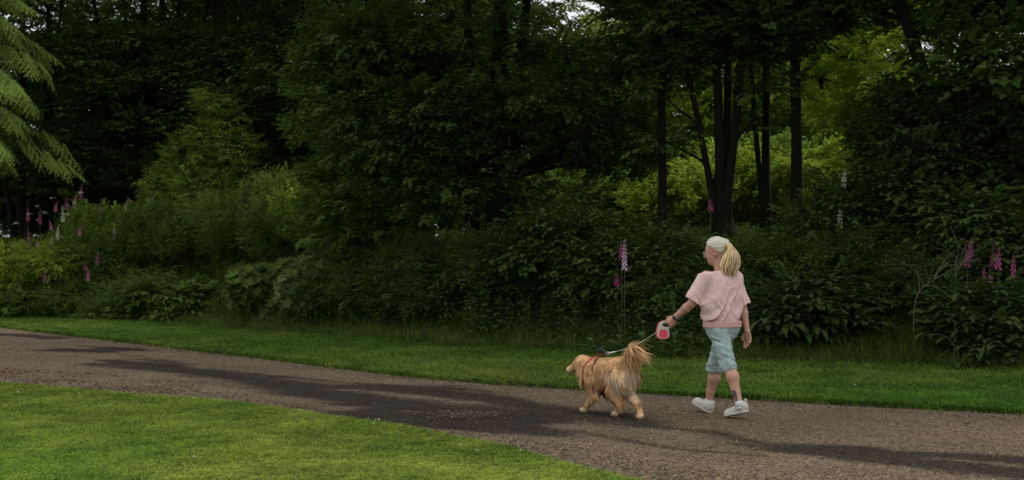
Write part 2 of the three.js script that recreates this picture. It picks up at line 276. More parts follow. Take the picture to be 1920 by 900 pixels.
// fills clumps [centre, radius, amount] with shoots; positions are relative to base
function foliage(list, kinds, r, o) {
  const ms = kinds.map(() => []), cs = kinds.map(() => []);
  for (const [c, rad, amount, tint = 1] of list) {
    const big = o.scale ?? 1, n = Math.round(amount), hue = 0.85 + 0.3 * r();
    for (let i = 0; i < n; i++) {
      const q = inBall(r); const l = q.length(); q.multiplyScalar(Math.pow(l, -0.35)); const p = V(c.x + q.x * rad, c.y + q.y * rad * (o.flat ?? 0.62), c.z + q.z * rad);
      const a = Math.atan2(q.z, q.x) + 1.6 * (r() - 0.5), e = (o.lift ?? 0.1) + 0.8 * (r() - 0.5) + 0.35 * q.y, x = V(Math.cos(a) * Math.cos(e), Math.sin(e), Math.sin(a) * Math.cos(e));
      const k = Math.floor(r() * kinds.length), s = big * (0.75 + 0.55 * r()) * (o.grow ? o.grow(p) : 1);
      pushMatrix(ms[k], p, x, V(0.5 * (r() - 0.5), 1, 0.5 * (r() - 0.5)).normalize(), s);
      const b = tint * (0.75 + 0.5 * r()), y = r() * 0.35 * hue; cs[k].push(LEAF * (o.rgb[0] * (1 + y)) * b, LEAF * o.rgb[1] * b, LEAF * o.rgb[2] * b);
    }
  }
  return [ms, cs];
}
const LEAF = 1.45;
function addFoliage(name, list, kinds, r, o, parent) { const [ms, cs] = foliage(list, kinds, r, o); ms.forEach((m, k) => m.length && copies(name, kinds[k], oakLeaf, m, cs[k], parent)); }
const DARK = [0.032, 0.068, 0.009], MID = [0.052, 0.105, 0.013], LIGHT = [0.088, 0.165, 0.019], YELLOW = [0.14, 0.22, 0.02];
function limb(a, b, ra, rb, r, bend = 0.12, n = 6) { const L = a.distanceTo(b), pts = []; const k = V(r() - 0.5, 0.6 * r(), r() - 0.5).multiplyScalar(bend * 2 * L); for (let i = 0; i <= n; i++) { const t = i / n, p = a.clone().lerp(b, t).addScaledVector(k, 4 * t * (1 - t) * 0.5); p.x += 0.03 * L * (r() - 0.5) * (i && i < n ? 1 : 0); p.z += 0.03 * L * (r() - 0.5) * (i && i < n ? 1 : 0); pts.push(p); } return [tube(pts, t => lerp(ra, rb, Math.pow(t, 0.8)), 7), pts]; }
/* a broadleaved tree: o.stems = [[dx, dz, height, radius, leanX, leanZ] ...] and o.clumps = [[x, y, z, radius, amount] ...] relative to its foot */
function tree(name, label, category, base, o, group) {
  const t = thing(name, label, category, base, group), r = rng(o.seed), geos = [], paths = [];
  for (const [dx, dz, h, rad, lx, lz] of o.stems) {
    const pts = []; for (let i = 0; i <= 10; i++) { const q = i / 10; pts.push(V(dx + lx * q * h + 0.10 * Math.sin(q * 5 + o.seed) * q, q * h - 0.25 * (1 - q) * (i === 0 ? 1 : 0), dz + lz * q * h + 0.10 * Math.cos(q * 4.3 + o.seed) * q)); }
    const flare = q => rad * (1 - 0.62 * q) * (1 + 0.7 * Math.exp(-q * h / 0.25)); geos.push(tube(pts, flare, 10)); paths.push([pts, rad, h]);
  }
  const clumps = o.clumps.map(c => [V(c[0], c[1], c[2]), c[3], c[4], c[5]]);
  for (const [c, rad] of clumps) {   // a limb from the nearest stem to each clump
    let best = null; for (const [pts, sr] of paths) for (let i = 2; i < pts.length; i++) { const p = pts[i]; const up = c.y - p.y, h = Math.hypot(c.x - p.x, c.z - p.z), cost = h + Math.abs(up - 0.45 * h) * 1.3; if (!best || cost < best[0]) best = [cost, p, sr * (1 - 0.62 * i / 10)]; }
    if (o.noLimbs && r() < o.noLimbs) continue;
    const [g, lp] = limb(best[1], c.clone(), Math.min(best[2] * 0.55, 0.02 + 0.018 * best[1].distanceTo(c)), 0.008, r, 0.14); geos.push(g);
    for (let k = 0; k < (o.twigs ?? 2); k++) { const s = lp[3 + Math.floor(r() * 3)], e = c.clone().add(inBall(r).multiplyScalar(rad * 0.9)); geos.push(limb(s, e, 0.012, 0.004, r, 0.12, 4)[0]); }
  }
  part('trunk', merged(geos), o.bark ?? bark, t);
  addFoliage('crown', clumps, o.kinds, r, { rgb: o.rgb, flat: o.flat, lift: o.lift, scale: o.scale, grow: o.grow }, t);
  return t;
}
// clumps spread through an upright ellipsoid, more of them near its surface
function crownClumps(seed, n, cx, cy, cz, rx, ry, rz, rad, amount, gap) {
  const r = rng(seed), out = [];
  while (out.length < n) { const v = inBall(r); v.multiplyScalar(Math.pow(v.length(), -0.45)); const x = cx + v.x * rx, y = cy + v.y * ry, z = cz + v.z * rz; if (gap && gap(x, y, z)) continue; out.push([x, y, z, rad * (0.75 + 0.5 * r()), amount * (0.7 + 0.6 * r())]); }
  return out;
}
// ---------- the wood ----------
const above = p => p.y > 5.2 ? 1.9 : 1;      // far overhead the shoots are larger and fewer
const roof = (seed, n, cx, cy, cz, rx, ry, rz) => crownClumps(seed, n, cx, cy + 1.2, cz + 1.2, rx, ry + 0.6, rz + 0.6, 1.3, 44);
const TREES_BACK = 'trees deep in the wood behind the front row';
// large oak in the middle, hanging low towards the verge
{
  const b = spot(925, 24.0);
  tree('oak_tree', 'large dark oak with low hanging branches in the middle of the wood edge', 'tree', b, {
    seed: 11, kinds: OAK, rgb: DARK, grow: above, flat: 0.55,
    stems: [[-0.32, 0, 6.5, 0.13, -0.04, 0.02], [0.05, 0.2, 8.5, 0.17, 0.01, 0.01], [0.28, -0.2, 7.5, 0.12, 0.05, -0.02]],
    clumps: [...crownClumps(12, 46, 0, 2.6, 0.3, 2.5, 1.75, 1.6, 0.62, 92), ...crownClumps(13, 16, -1.7, 2.9, 1.1, 1.1, 1.0, 0.7, 0.55, 95), ...roof(14, 26, 0, 6.0, 0, 3.2, 1.9, 2.6)] }, 'front trees');
}
{
  const b = spot(700, 26.0);
  tree('oak_tree', 'paler oak boughs reaching forward at the upper middle left', 'tree', b, {
    seed: 21, kinds: OAK, rgb: [0.055, 0.11, 0.013], grow: above, flat: 0.5,
    stems: [[0, 0, 8.5, 0.15, 0.0, 0.02], [0.3, -0.1, 7, 0.1, 0.05, 0.03]],
    clumps: [...crownClumps(22, 28, 0.2, 3.3, 0.8, 1.45, 1.35, 1.2, 0.55, 95), ...crownClumps(24, 13, 0.1, 1.3, 0.7, 1.2, 0.8, 0.8, 0.5, 90), ...roof(23, 20, 0, 6.2, 0, 2.6, 1.7, 2.3)] }, 'front trees');
}
// left part of the wood
for (const [px, d, seed, rad, h, label, cl] of [
  [40, 35, 31, 0.12, 9, 'dark broadleaved tree with bare lower trunk behind the elder bush', [46, 0.5, 3.4, 0, 2.4, 2.0, 1.8]],
  [262, 35.5, 32, 0.15, 10, 'dark spreading tree with forked upper limbs above the pale sapling', [56, 0, 3.7, 0.3, 2.7, 2.2, 2.0]],
  [318, 36.5, 33, 0.13, 10, 'dark tree with thin rising stems just behind the spreading tree', [36, 0.4, 4.4, 0, 2.4, 2.0, 1.8]],
  [495, 35, 34, 0.13, 9, 'dark tree standing between the pale sapling and the paler oak', [50, 0, 3.3, 0.3, 2.2, 2.0, 1.7]],
]) tree('broadleaved_tree', label, 'tree', spot(px, d), { seed, kinds: MAPLE, rgb: [0.036, 0.074, 0.010], grow: p => p.y > 7 ? 1.8 : 1, flat: 0.45,
  stems: [[0, 0, h, rad, 0.02 * (seed % 3 - 1), 0.01], [0.1, 0.05, h * 0.9, rad * 0.6, 0.16, 0.03], [-0.1, 0.1, h * 0.85, rad * 0.55, -0.15, 0.05]],
  clumps: [...crownClumps(seed * 7, ...cl, 0.62, 88), ...roof(seed * 7 + 1, 18, 0, 7.6, 0, 2.8, 1.8, 2.4)] }, 'front trees');
// slender trunks at the right middle, crowns mostly overhead so that the clearing shows between the trunks
tree('ash_tree', 'slender dark straight trunk between the big oak and the many-stemmed tree', 'tree', spot(1243, 22.5), { seed: 41, kinds: MAPLE, rgb: DARK, grow: above, flat: 0.5,
  stems: [[0, 0, 8.5, 0.075, 0.002, 0.01]],
  clumps: [...crownClumps(42, 15, -0.2, 3.7, 0, 0.9, 1.0, 1.2, 0.45, 60, (x, y, z) => y < 2.6 + 0.9 * noise3(x * 1.3, 4, z * 1.3)), ...roof(43, 14, 0.2, 6.6, 0, 2, 1.5, 2)] }, 'front trees');
tree('many_stemmed_tree', 'many-stemmed dark tree forking low down behind the walker', 'tree', spot(1356, 22.3), { seed: 51, kinds: MAPLE, rgb: DARK, grow: above, flat: 0.5,
  stems: [[0, 0, 1.0, 0.155, -0.04, 0], [-0.03, 0, 7.5, 0.085, -0.035, 0.02], [-0.02, 0.05, 7.5, 0.08, 0.10, 0.01], [-0.05, 0, 6, 0.06, -0.20, 0.05], [0.0, -0.05, 7.5, 0.07, 0.03, -0.03]],
  clumps: [...crownClumps(52, 26, -0.1, 3.8, 0, 1.5, 1.0, 1.3, 0.45, 58, (x, y, z) => y < 2.6 + 1.1 * noise3(x * 1.3, 7, z * 1.3)), ...roof(53, 16, 0.2, 6.8, 0, 2.4, 1.5, 2.2), [-0.95, 1.55, 0.2, 0.35, 30], [0.7, 1.9, -0.3, 0.3, 20], [-1.1, 2.3, 0.3, 0.36, 34], [0.5, 2.4, 0.3, 0.3, 26], [-0.5, 2.5, -0.3, 0.3, 26], [1.0, 2.5, -0.2, 0.32, 28]] }, 'front trees');
tree('ash_tree', 'thinner of the two straight dark trunks right of the many-stemmed tree', 'tree', spot(1437, 23.2), { seed: 61, kinds: MAPLE, rgb: DARK, grow: above, flat: 0.5,
  stems: [[0, 0, 8.5, 0.075, 0.0, 0.01], [0.0, 0, 6.5, 0.05, -0.10, 0.02]],
  clumps: [...crownClumps(62, 16, 0, 3.9, 0, 1.0, 0.9, 1.1, 0.45, 60, (x, y, z) => y < 2.8 + 1.0 * noise3(x * 1.3, 9, z * 1.3)), ...roof(63, 12, 0, 6.7, 0, 1.9, 1.4, 2)] }, 'front trees');
tree('ash_tree', 'thicker of the two straight dark trunks right of the many-stemmed tree', 'tree', spot(1493, 22.4), { seed: 71, kinds: MAPLE, rgb: DARK, grow: above, flat: 0.5,
  stems: [[0, 0, 8.5, 0.098, 0.0, 0.01]],
  clumps: [...crownClumps(72, 16, 0.1, 3.9, 0, 1.0, 0.9, 1.1, 0.45, 60, (x, y, z) => y < 2.8 + 1.0 * noise3(x * 1.3, 9, z * 1.3)), ...roof(73, 12, 0, 6.7, 0, 1.9, 1.4, 2)] }, 'front trees');
// big old tree at the right with a forked limb
tree('beech_tree', 'massive dark tree with a thick forked limb at the right edge', 'tree', spot(1830, 21.5), { seed: 81, kinds: [...MAPLE, OAK[0]], rgb: [0.025, 0.052, 0.008], grow: above, flat: 0.6, noLimbs: 0.4,
  stems: [[-0.1, 0, 9, 0.27, 0.012, 0.01], [-0.12, 0, 5.5, 0.15, -0.30, 0.04]],
  clumps: [...crownClumps(82, 40, 0.5, 1.2, 0.9, 1.3, 0.95, 0.8, 0.5, 80), ...crownClumps(83, 22, -0.9, 1.3, 0.5, 0.7, 0.9, 0.6, 0.45, 75), ...crownClumps(84, 18, 0, 4.2, -1.2, 2.2, 0.8, 0.8, 0.55, 70), ...roof(85, 24, 0, 6.6, 0, 3.2, 1.7, 2.6)] }, 'front trees');
tree('broadleaved_tree', 'yellow-green leafy tree between the trunks and the massive right tree, backlight put into its leaf colour', 'tree', spot(1615, 29), { seed: 91, kinds: OAK, rgb: [0.2, 0.3, 0.028], flat: 0.5,  // bright leaf colour carries the backlight
  stems: [[0, 0, 6, 0.07, 0.0, 0.0]],
  clumps: crownClumps(92, 34, 0, 3.4, 0.3, 0.95, 2.2, 0.9, 0.45, 66) }, 'front trees');
// beyond the frame on both sides the wood goes on
for (const [px, d, seed] of [[2080, 20.5, 101], [2330, 19, 102], [2650, 18.5, 103], [-330, 40, 104], [-560, 44, 105]])
  tree('broadleaved_tree', 'broadleaved tree continuing the wood edge beyond the picture', 'tree', spot(px, d), { seed, kinds: MAPLE, rgb: DARK, scale: 1.6, flat: 0.6, noLimbs: 0.5, stems: [[0, 0, 9, 0.18, 0, 0]], clumps: [...crownClumps(seed, 26, 0, 2.8, 0, 2.2, 2.2, 1.8, 0.9, 50), ...roof(seed + 50, 16, 0, 6.8, 0, 2.8, 1.8, 2.5)] }, 'wood edge beyond the picture');
// deep wood on the left half, dark and closed
let bs = 200;
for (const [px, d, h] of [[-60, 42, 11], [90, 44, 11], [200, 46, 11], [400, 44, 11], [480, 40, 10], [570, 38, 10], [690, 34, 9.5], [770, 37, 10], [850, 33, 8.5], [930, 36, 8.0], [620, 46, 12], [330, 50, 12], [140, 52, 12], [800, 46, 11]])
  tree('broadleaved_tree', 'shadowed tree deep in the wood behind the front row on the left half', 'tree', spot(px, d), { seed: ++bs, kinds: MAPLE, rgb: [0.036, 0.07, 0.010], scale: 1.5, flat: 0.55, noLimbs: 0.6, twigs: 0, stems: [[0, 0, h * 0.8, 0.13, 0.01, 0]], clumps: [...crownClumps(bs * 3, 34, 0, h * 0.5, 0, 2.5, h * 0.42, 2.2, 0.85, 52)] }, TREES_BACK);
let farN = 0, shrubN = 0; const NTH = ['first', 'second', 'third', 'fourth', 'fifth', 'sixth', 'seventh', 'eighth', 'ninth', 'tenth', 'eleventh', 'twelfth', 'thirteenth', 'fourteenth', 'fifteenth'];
// trees beyond the clearing, their leaf colour lightened to stand in for backlight
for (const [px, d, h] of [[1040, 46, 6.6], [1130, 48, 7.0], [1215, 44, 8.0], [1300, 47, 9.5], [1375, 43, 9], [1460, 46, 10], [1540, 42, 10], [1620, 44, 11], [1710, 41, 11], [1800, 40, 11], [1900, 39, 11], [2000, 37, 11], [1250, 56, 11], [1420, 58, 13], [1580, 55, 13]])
  tree('broadleaved_tree', d > 50 ? 'tall far tree behind the sunlit row beyond the clearing, mostly hidden' : `light green tree beyond the clearing with sunlight put into its leaf colour, ${NTH[farN++]} from the left`, 'tree', spot(px, d), { seed: ++bs, kinds: OAK, rgb: [0.15, 0.235, 0.02], scale: 1.5, flat: 0.55, noLimbs: 0.6, twigs: 0, stems: [[0, 0, h * 0.8, 0.12, 0.01, 0]], clumps: [...crownClumps(bs * 3, 34, 0, h * 0.5, 0, 2.2, h * 0.45, 2.0, 0.8, 52)] }, 'trees beyond the clearing');
// closed understorey deep in the wood; the right part coloured lighter as if sunlit
{
  const r = rng(391), g = kind(thing('undergrowth', 'dense understorey closing the view deep in the wood, clearing light put into the paler right part', null, V(0, 0, 0)), 'stuff'), dark = [], lit = [];
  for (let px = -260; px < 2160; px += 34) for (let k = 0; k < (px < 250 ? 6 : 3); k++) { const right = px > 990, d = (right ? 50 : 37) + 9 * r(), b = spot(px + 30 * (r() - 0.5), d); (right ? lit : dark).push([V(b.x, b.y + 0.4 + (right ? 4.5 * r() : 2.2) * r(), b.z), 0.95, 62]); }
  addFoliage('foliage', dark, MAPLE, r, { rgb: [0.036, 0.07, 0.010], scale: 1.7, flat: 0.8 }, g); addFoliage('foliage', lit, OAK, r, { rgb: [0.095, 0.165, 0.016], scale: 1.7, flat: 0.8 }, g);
}
// shrubs in the clearing
for (const [px, d, w, h, tint] of [[970, 31, 0.9, 1.4, MID], [1030, 32, 1.0, 1.5, MID], [1110, 33, 1.0, 1.5, LIGHT], [1190, 33, 1.1, 1.7, LIGHT], [1275, 31, 1.0, 1.5, YELLOW], [1310, 35, 1.3, 2.2, YELLOW], [1395, 32, 1.2, 1.7, YELLOW], [1465, 34, 1.2, 2.4, LIGHT], [1545, 31, 1.0, 2.2, YELLOW]])
  shrub('clearing_shrub', `bright green shrub seen between the trunks in the clearing, ${NTH[shrubN++]} from the left`, spot(px, d), { seed: ++bs, kinds: OAK, rgb: tint, clumps: crownClumps(bs * 5, 16, 0, h * 0.55, 0, w, h * 0.45, w, 0.42, 60) }, 'shrubs in the clearing');
function shrub(name, label, base, o, group) {
  const t = thing(name, label, o.category ?? 'shrub', base, group), r = rng(o.seed), geos = [];
  for (const c of o.clumps) geos.push(limb(V(0.12 * c[0], -0.15, 0.12 * c[2]), V(c[0], c[1], c[2]), 0.022, 0.006, r, 0.18, 5)[0]);
  part('stem', merged(geos), twigMat, t);
  addFoliage('foliage', o.clumps.map(c => [V(c[0], c[1], c[2]), c[3], c[4], c[5]]), o.kinds, r, o, t);
  return t;
}
// ---------- spruce at the left edge, boughs drooping into view ----------
{
  const gb = new GB(), r = rng(301);
  const sh = (b, d, L) => { const n = 16; for (let i = 0; i < n; i++) { const t = (i + 0.5) / n, a = i * 2.4, u = V(0, 1, 0), s = V(0, 0, 0).crossVectors(d, u).normalize(), w = V(0, 0, 0).crossVectors(s, d); const o = s.multiplyScalar(Math.cos(a)).addScaledVector(w, 0.7 * Math.sin(a)).normalize(), p = b.clone().addScaledVector(d, L * t), e = p.clone().addScaledVector(o, 0.034 * (1.1 - 0.5 * t)).addScaledVector(d, 0.03), k = d.clone().multiplyScalar(0.012); gb.tri(p.clone().sub(k), p.clone().add(k), e); } };
  for (let i = 0; i < 9; i++) { const t = i / 9, sd = i % 2 ? 1 : -1, d = V(0.75, -0.25 - 0.3 * r(), sd * 0.75).normalize(); sh(V(t * 0.5, -0.05 * t, 0), d, 0.26 * (1 - 0.5 * t)); } sh(V(0.3, -0.03, 0), V(1, -0.2, 0).normalize(), 0.3); sh(V(0, 0, 0), V(1, -0.1, 0).normalize(), 0.35);
  const frond = gb.build(), base = spot(-70, 31), t = thing('spruce_tree', 'light green conifer with drooping boughs at the left edge', 'tree', base), geos = [], m = [], c = [], q = rng(302);
  geos.push(tube(curve([V(0, -0.3, 0), V(0.05, 4, 0), V(0, 9.5, 0)], 10), s => 0.2 * (1 - 0.85 * s), 9));
  for (let i = 0; i < 62; i++) {
    const y = 3.9 + 6.0 * Math.pow(i / 62, 1.0), a = i * 2.399, L = (2.9 - 0.2 * y) * (0.55 + 0.6 * q()), dir = V(Math.cos(a), 0, Math.sin(a)), pts = [];
    for (let k = 0; k <= 8; k++) { const s = k / 8; pts.push(V(dir.x * L * s, y + 0.25 * L * s - 0.5 * L * s * s, dir.z * L * s)); } geos.push(tube(pts, s => 0.028 * (1 - 0.8 * s), 5));
    for (let k = 0; k < 17; k++) { const s = 0.2 + 0.8 * q(), f = s * 8, e = Math.min(7, f | 0), p = pts[e].clone().lerp(pts[e + 1], f - e), tw = a + 1.7 * (q() - 0.5), x = V(Math.cos(tw), -0.5 - 0.9 * q(), Math.sin(tw)).normalize(); pushMatrix(m, p, x, V(0.3 * (q() - 0.5), 1, 0.3 * (q() - 0.5)).normalize(), 0.9 + 0.6 * q()); const b = 0.8 + 0.5 * q(), tip = s; c.push(lerp(0.10, 0.19, tip) * b, lerp(0.16, 0.27, tip) * b, lerp(0.03, 0.05, tip) * b); }
  }
  part('trunk', merged(geos), barkGrey, t); copies('crown', frond, leafy(1, 1, 1, 0.2), m, c, t);
}
// ---------- named shrubs along the bank ----------
{
  const b = spot(405, 32.2);
  shrub('sapling', 'pale green bushy sapling rising above the bank on the left', b, { seed: 401, kinds: SMALL, rgb: [0.10, 0.178, 0.02], category: 'sapling', flat: 0.7,
    clumps: [[-0.05, 3.05, 0.2, 0.36, 90], [0.2, 2.7, 0, 0.45, 110], [-0.2, 2.3, 0.1, 0.5, 120], [0.5, 2.1, 0.3, 0.5, 120], [-0.6, 1.9, 0.4, 0.45, 110], [0.45, 1.55, 0.2, 0.5, 130], [-0.7, 1.45, 0.3, 0.5, 130], [-1.15, 1.25, 0.2, 0.45, 120], [-0.3, 1.2, 0.5, 0.6, 150], [0.9, 1.1, 0.3, 0.5, 130], [1.35, 0.85, 0.3, 0.45, 120], [1.5, 1.35, 0, 0.3, 60], [-1.0, 0.8, 0.5, 0.55, 130], [0.3, 0.7, 0.7, 0.65, 150], [1.0, 0.5, 0.6, 0.6, 130], [-0.4, 0.6, 0.7, 0.6, 130]] });
}
{
  const b = spot(58, 30.6), cl = crownClumps(403, 20, -0.2, 0.95, 0, 1.15, 0.6, 0.8, 0.36, 70), t = shrub('elder_bush', 'light green elder bush with flat white flower heads at the left edge', b, { seed: 402, kinds: SMALL, rgb: YELLOW, flat: 0.6, clumps: cl });
  const gb = new GB(), r = rng(404); for (let i = 0; i < 26; i++) { const a = r() * 6.28, q = 0.05 * Math.sqrt(r()), p = V(Math.cos(a) * q, 0.01 * r(), Math.sin(a) * q), f = r() * 6; gb.tri(p, p.clone().add(V(0.012 * Math.cos(f), 0.004, 0.012 * Math.sin(f))), p.clone().add(V(0.012 * Math.cos(f + 1.3), 0.004, 0.012 * Math.sin(f + 1.3)))); }
  const head = gb.build(), white = std(0.62, 0.6, 0.46, 0.9, { side: THREE.DoubleSide });
  for (const [px, py] of [[70, 387], [85, 400], [126, 403], [98, 372], [30, 420], [150, 362], [140, 380], [55, 402]]) { const f = part('flower_head', head, white, t); f.position.copy(at(px, py, 30.05)).sub(b); f.scale.setScalar(0.9 + 0.5 * r()); f.rotation.set(0.35, r() * 6, 0.2 * (r() - 0.5)); }
}
const bushList = [
  // px, depth, half width, height, kinds, colour, label, clumps, amount
  [20, 29.9, 0.6, 0.75, SMALL, LIGHT, 'small pale leafy bush below the elder at the left edge', 9, 75],
  [150, 30.9, 0.9, 0.95, SMALL, MID, 'loose green bush among the pink foxgloves on the left', 14, 75],
  [205, 31.6, 0.7, 1.0, FEATHER, LIGHT, 'feathery pale green bush right of the tallest foxgloves', 12, 80],
  [300, 31.0, 0.9, 1.15, FEATHER, MID, 'feathery broom bush in front of the pale sapling', 16, 95],
  [375, 30.3, 0.8, 1.1, FEATHER, [0.06, 0.10, 0.016], 'tall feathery broom bush at the foot of the sapling', 15, 95],
  [460, 29.6, 0.9, 1.15, FEATHER, MID, 'third feathery broom bush along the left bank', 16, 95],
  [545, 28.6, 0.9, 1.15, FEATHER, [0.06, 0.11, 0.018], 'feathery broom bush above the rosette-leaved bush', 16, 95],
  [640, 27.6, 0.95, 1.2, FEATHER, LIGHT, 'rounded feathery bush where the bank turns dark', 18, 95],
  [715, 26.8, 0.75, 1.1, FEATHER, MID, 'last feathery bush before the big oak', 14, 90],
  [300, 28.6, 0.75, 0.75, SMALL, MID, 'low compact bush with fresh tips in front of the broom', 12, 95],
  [350, 28.0, 0.5, 0.5, BROAD, MID, 'low bush with broad light leaves on the left bank', 7, 55],
  [235, 29.1, 0.6, 0.6, SMALL, MID, 'low leafy mound above the mown verge on the left', 9, 80],
  [95, 29.9, 0.6, 0.65, SMALL, MID, 'low leafy mound under the white foxgloves', 9, 80],
  [590, 25.4, 0.95, 0.95, ROSE, [0.105, 0.165, 0.05], 'rosette-leaved evergreen bush in the middle of the left bank', 16, 62],
  [500, 26.4, 0.8, 0.75, ROSE, [0.05, 0.09, 0.016], 'lower rosette-leaved bush left of the larger one', 12, 58],
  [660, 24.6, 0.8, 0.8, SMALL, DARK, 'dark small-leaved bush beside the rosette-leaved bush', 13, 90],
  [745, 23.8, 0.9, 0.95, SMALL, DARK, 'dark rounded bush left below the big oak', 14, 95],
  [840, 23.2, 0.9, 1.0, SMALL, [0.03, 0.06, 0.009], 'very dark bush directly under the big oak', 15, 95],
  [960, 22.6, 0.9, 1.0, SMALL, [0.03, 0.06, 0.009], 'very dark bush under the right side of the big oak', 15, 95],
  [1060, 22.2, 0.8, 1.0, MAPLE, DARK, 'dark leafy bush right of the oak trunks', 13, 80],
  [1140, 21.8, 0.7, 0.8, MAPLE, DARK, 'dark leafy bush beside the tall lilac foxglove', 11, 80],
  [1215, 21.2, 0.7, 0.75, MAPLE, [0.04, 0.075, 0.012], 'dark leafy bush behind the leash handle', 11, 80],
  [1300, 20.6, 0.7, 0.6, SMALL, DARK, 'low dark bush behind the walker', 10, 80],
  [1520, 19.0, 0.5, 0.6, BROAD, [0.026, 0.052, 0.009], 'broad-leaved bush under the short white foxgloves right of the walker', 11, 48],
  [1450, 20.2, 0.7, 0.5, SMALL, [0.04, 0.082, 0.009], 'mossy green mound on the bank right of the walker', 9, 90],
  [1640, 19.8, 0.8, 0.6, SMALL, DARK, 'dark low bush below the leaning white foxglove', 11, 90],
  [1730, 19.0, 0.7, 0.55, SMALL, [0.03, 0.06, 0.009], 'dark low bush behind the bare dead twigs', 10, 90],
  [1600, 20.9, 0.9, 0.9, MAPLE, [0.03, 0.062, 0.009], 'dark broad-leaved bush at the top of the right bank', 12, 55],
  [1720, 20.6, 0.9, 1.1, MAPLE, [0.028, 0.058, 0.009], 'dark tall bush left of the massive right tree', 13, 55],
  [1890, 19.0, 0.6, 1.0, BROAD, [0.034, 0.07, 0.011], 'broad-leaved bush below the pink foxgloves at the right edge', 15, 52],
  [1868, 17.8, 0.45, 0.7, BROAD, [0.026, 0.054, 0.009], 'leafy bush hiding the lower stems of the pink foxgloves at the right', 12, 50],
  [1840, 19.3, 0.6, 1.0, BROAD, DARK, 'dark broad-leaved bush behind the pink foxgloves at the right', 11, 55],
];
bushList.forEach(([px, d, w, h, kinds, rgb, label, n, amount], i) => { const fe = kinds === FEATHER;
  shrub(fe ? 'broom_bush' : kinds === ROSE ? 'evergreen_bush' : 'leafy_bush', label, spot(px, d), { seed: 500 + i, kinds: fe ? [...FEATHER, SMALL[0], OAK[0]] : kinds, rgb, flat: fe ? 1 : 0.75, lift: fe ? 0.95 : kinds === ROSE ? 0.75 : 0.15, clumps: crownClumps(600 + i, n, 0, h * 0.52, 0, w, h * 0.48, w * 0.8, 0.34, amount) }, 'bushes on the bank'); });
// ---------- undergrowth nobody could count ----------
{
  const r = rng(701), group = (name, label) => { const g = thing(name, label, null, V(0, 0, 0)); return kind(g, 'stuff'); };
  const band = (n, lo, hi, pxLo, pxHi, fn) => { let k = 0, tries = 0; while (k < n && tries++ < n * 60) { const d = 16 + 20 * r(), px = lerp(pxLo, pxHi, r()), x = (px - 960) / F * d, b = behindEdge(x, d) + 0.5 * fbm(x, d, 8, 3); if (b < lo || b > hi) continue; k++; fn(x, d, b); } };
  const nettles = [0, 1, 2].map(i => nettleStem(710 + i, 1, 0.15, 0.5, 8)), nm = [[], [], []], nc = [[], [], []];
  const addN = (x, d, s, tone) => { const k = Math.floor(r() * 3), f = r() * 6.28, b = tone * (0.75 + 0.5 * r()); pushMatrix(nm[k], V(x, height(x, d) - 0.03, -d), V(Math.cos(f), 0.1 * (r() - 0.5), Math.sin(f)).normalize(), V(0.3 * (r() - 0.5), 1, 0.3 * (r() - 0.5)).normalize(), s * 0.9, s, s * 0.9); nc[k].push(0.055 * b, 0.105 * b, 0.016 * b); };
  band(900, 0.1, 2.6, 540, 1330, (x, d, b) => addN(x, d, 0.5 + 0.5 * r(), 0.9)); band(420, 0.1, 2.6, -150, 540, (x, d) => addN(x, d, 0.4 + 0.35 * r(), 1.1)); band(420, 0.2, 3.2, 1330, 2060, (x, d) => addN(x, d, 0.25 + 0.3 * r(), 0.8));
  const g1 = group('nettles', 'nettles and leafy weeds covering the foot of the bank'); nm.forEach((m, k) => copies('nettle_leaves', nettles[k], oakLeaf, m, nc[k], g1));
  const tall = [0, 1].map(i => tuft(720 + i, 16, 0.42, 0.007, 0.09, 0.75)), tm = [[], []], tc = [[], []];
  const addT = (x, d, s, tone) => { const k = Math.floor(r() * 2), f = r() * 6.28, b = tone * (0.75 + 0.5 * r()), y = r(); pushMatrix(tm[k], V(x, height(x, d) - 0.01, -d), V(Math.cos(f), 0, Math.sin(f)), V(0.3 * (r() - 0.5), 1, 0.3 * (r() - 0.5)).normalize(), s); tc[k].push(lerp(0.06, 0.11, y) * b, lerp(0.12, 0.145, y) * b, 0.018 * b); };
  band(2600, -0.25, 0.6, -150, 2060, (x, d) => addT(x, d, 0.4 + 0.5 * r(), 0.9)); band(1500, 0.4, 2.8, -150, 900, (x, d) => addT(x, d, 0.7 + 0.9 * r(), 0.85)); band(1300, 0.4, 3.4, 1280, 2060, (x, d) => addT(x, d, 0.35 + 0.4 * r(), 0.75));
  const g2 = group('tall_grass', 'long unmown grass along the foot of the wood bank'); tm.forEach((m, k) => copies('grass_blades', tall[k], grassMat, m, tc[k], g2));
  const im = [[], []], ic = [[], []];
  band(5200, 0.3, 5.5, -150, 2060, (x, d) => { const k = Math.floor(r() * 2), f = r() * 6.28, b = 0.7 + 0.6 * r(), y = r(); pushMatrix(im[k], V(x, height(x, d) + 0.05 + 0.10 * r(), -d), V(Math.cos(f), 0.5 * r(), Math.sin(f)).normalize(), V(0.5 * (r() - 0.5), 1, 0.5 * (r() - 0.5)).normalize(), 0.6 + 0.5 * r()); ic[k].push(lerp(0.045, 0.07, y) * b, lerp(0.09, 0.12, y) * b, 0.014 * b); });
  const g3 = group('ground_ivy', 'low ivy and bramble leaves carpeting the bank'); im.forEach((m, k) => copies('ivy_leaves', SMALL[k], oakLeaf, m, ic[k], g3));
}
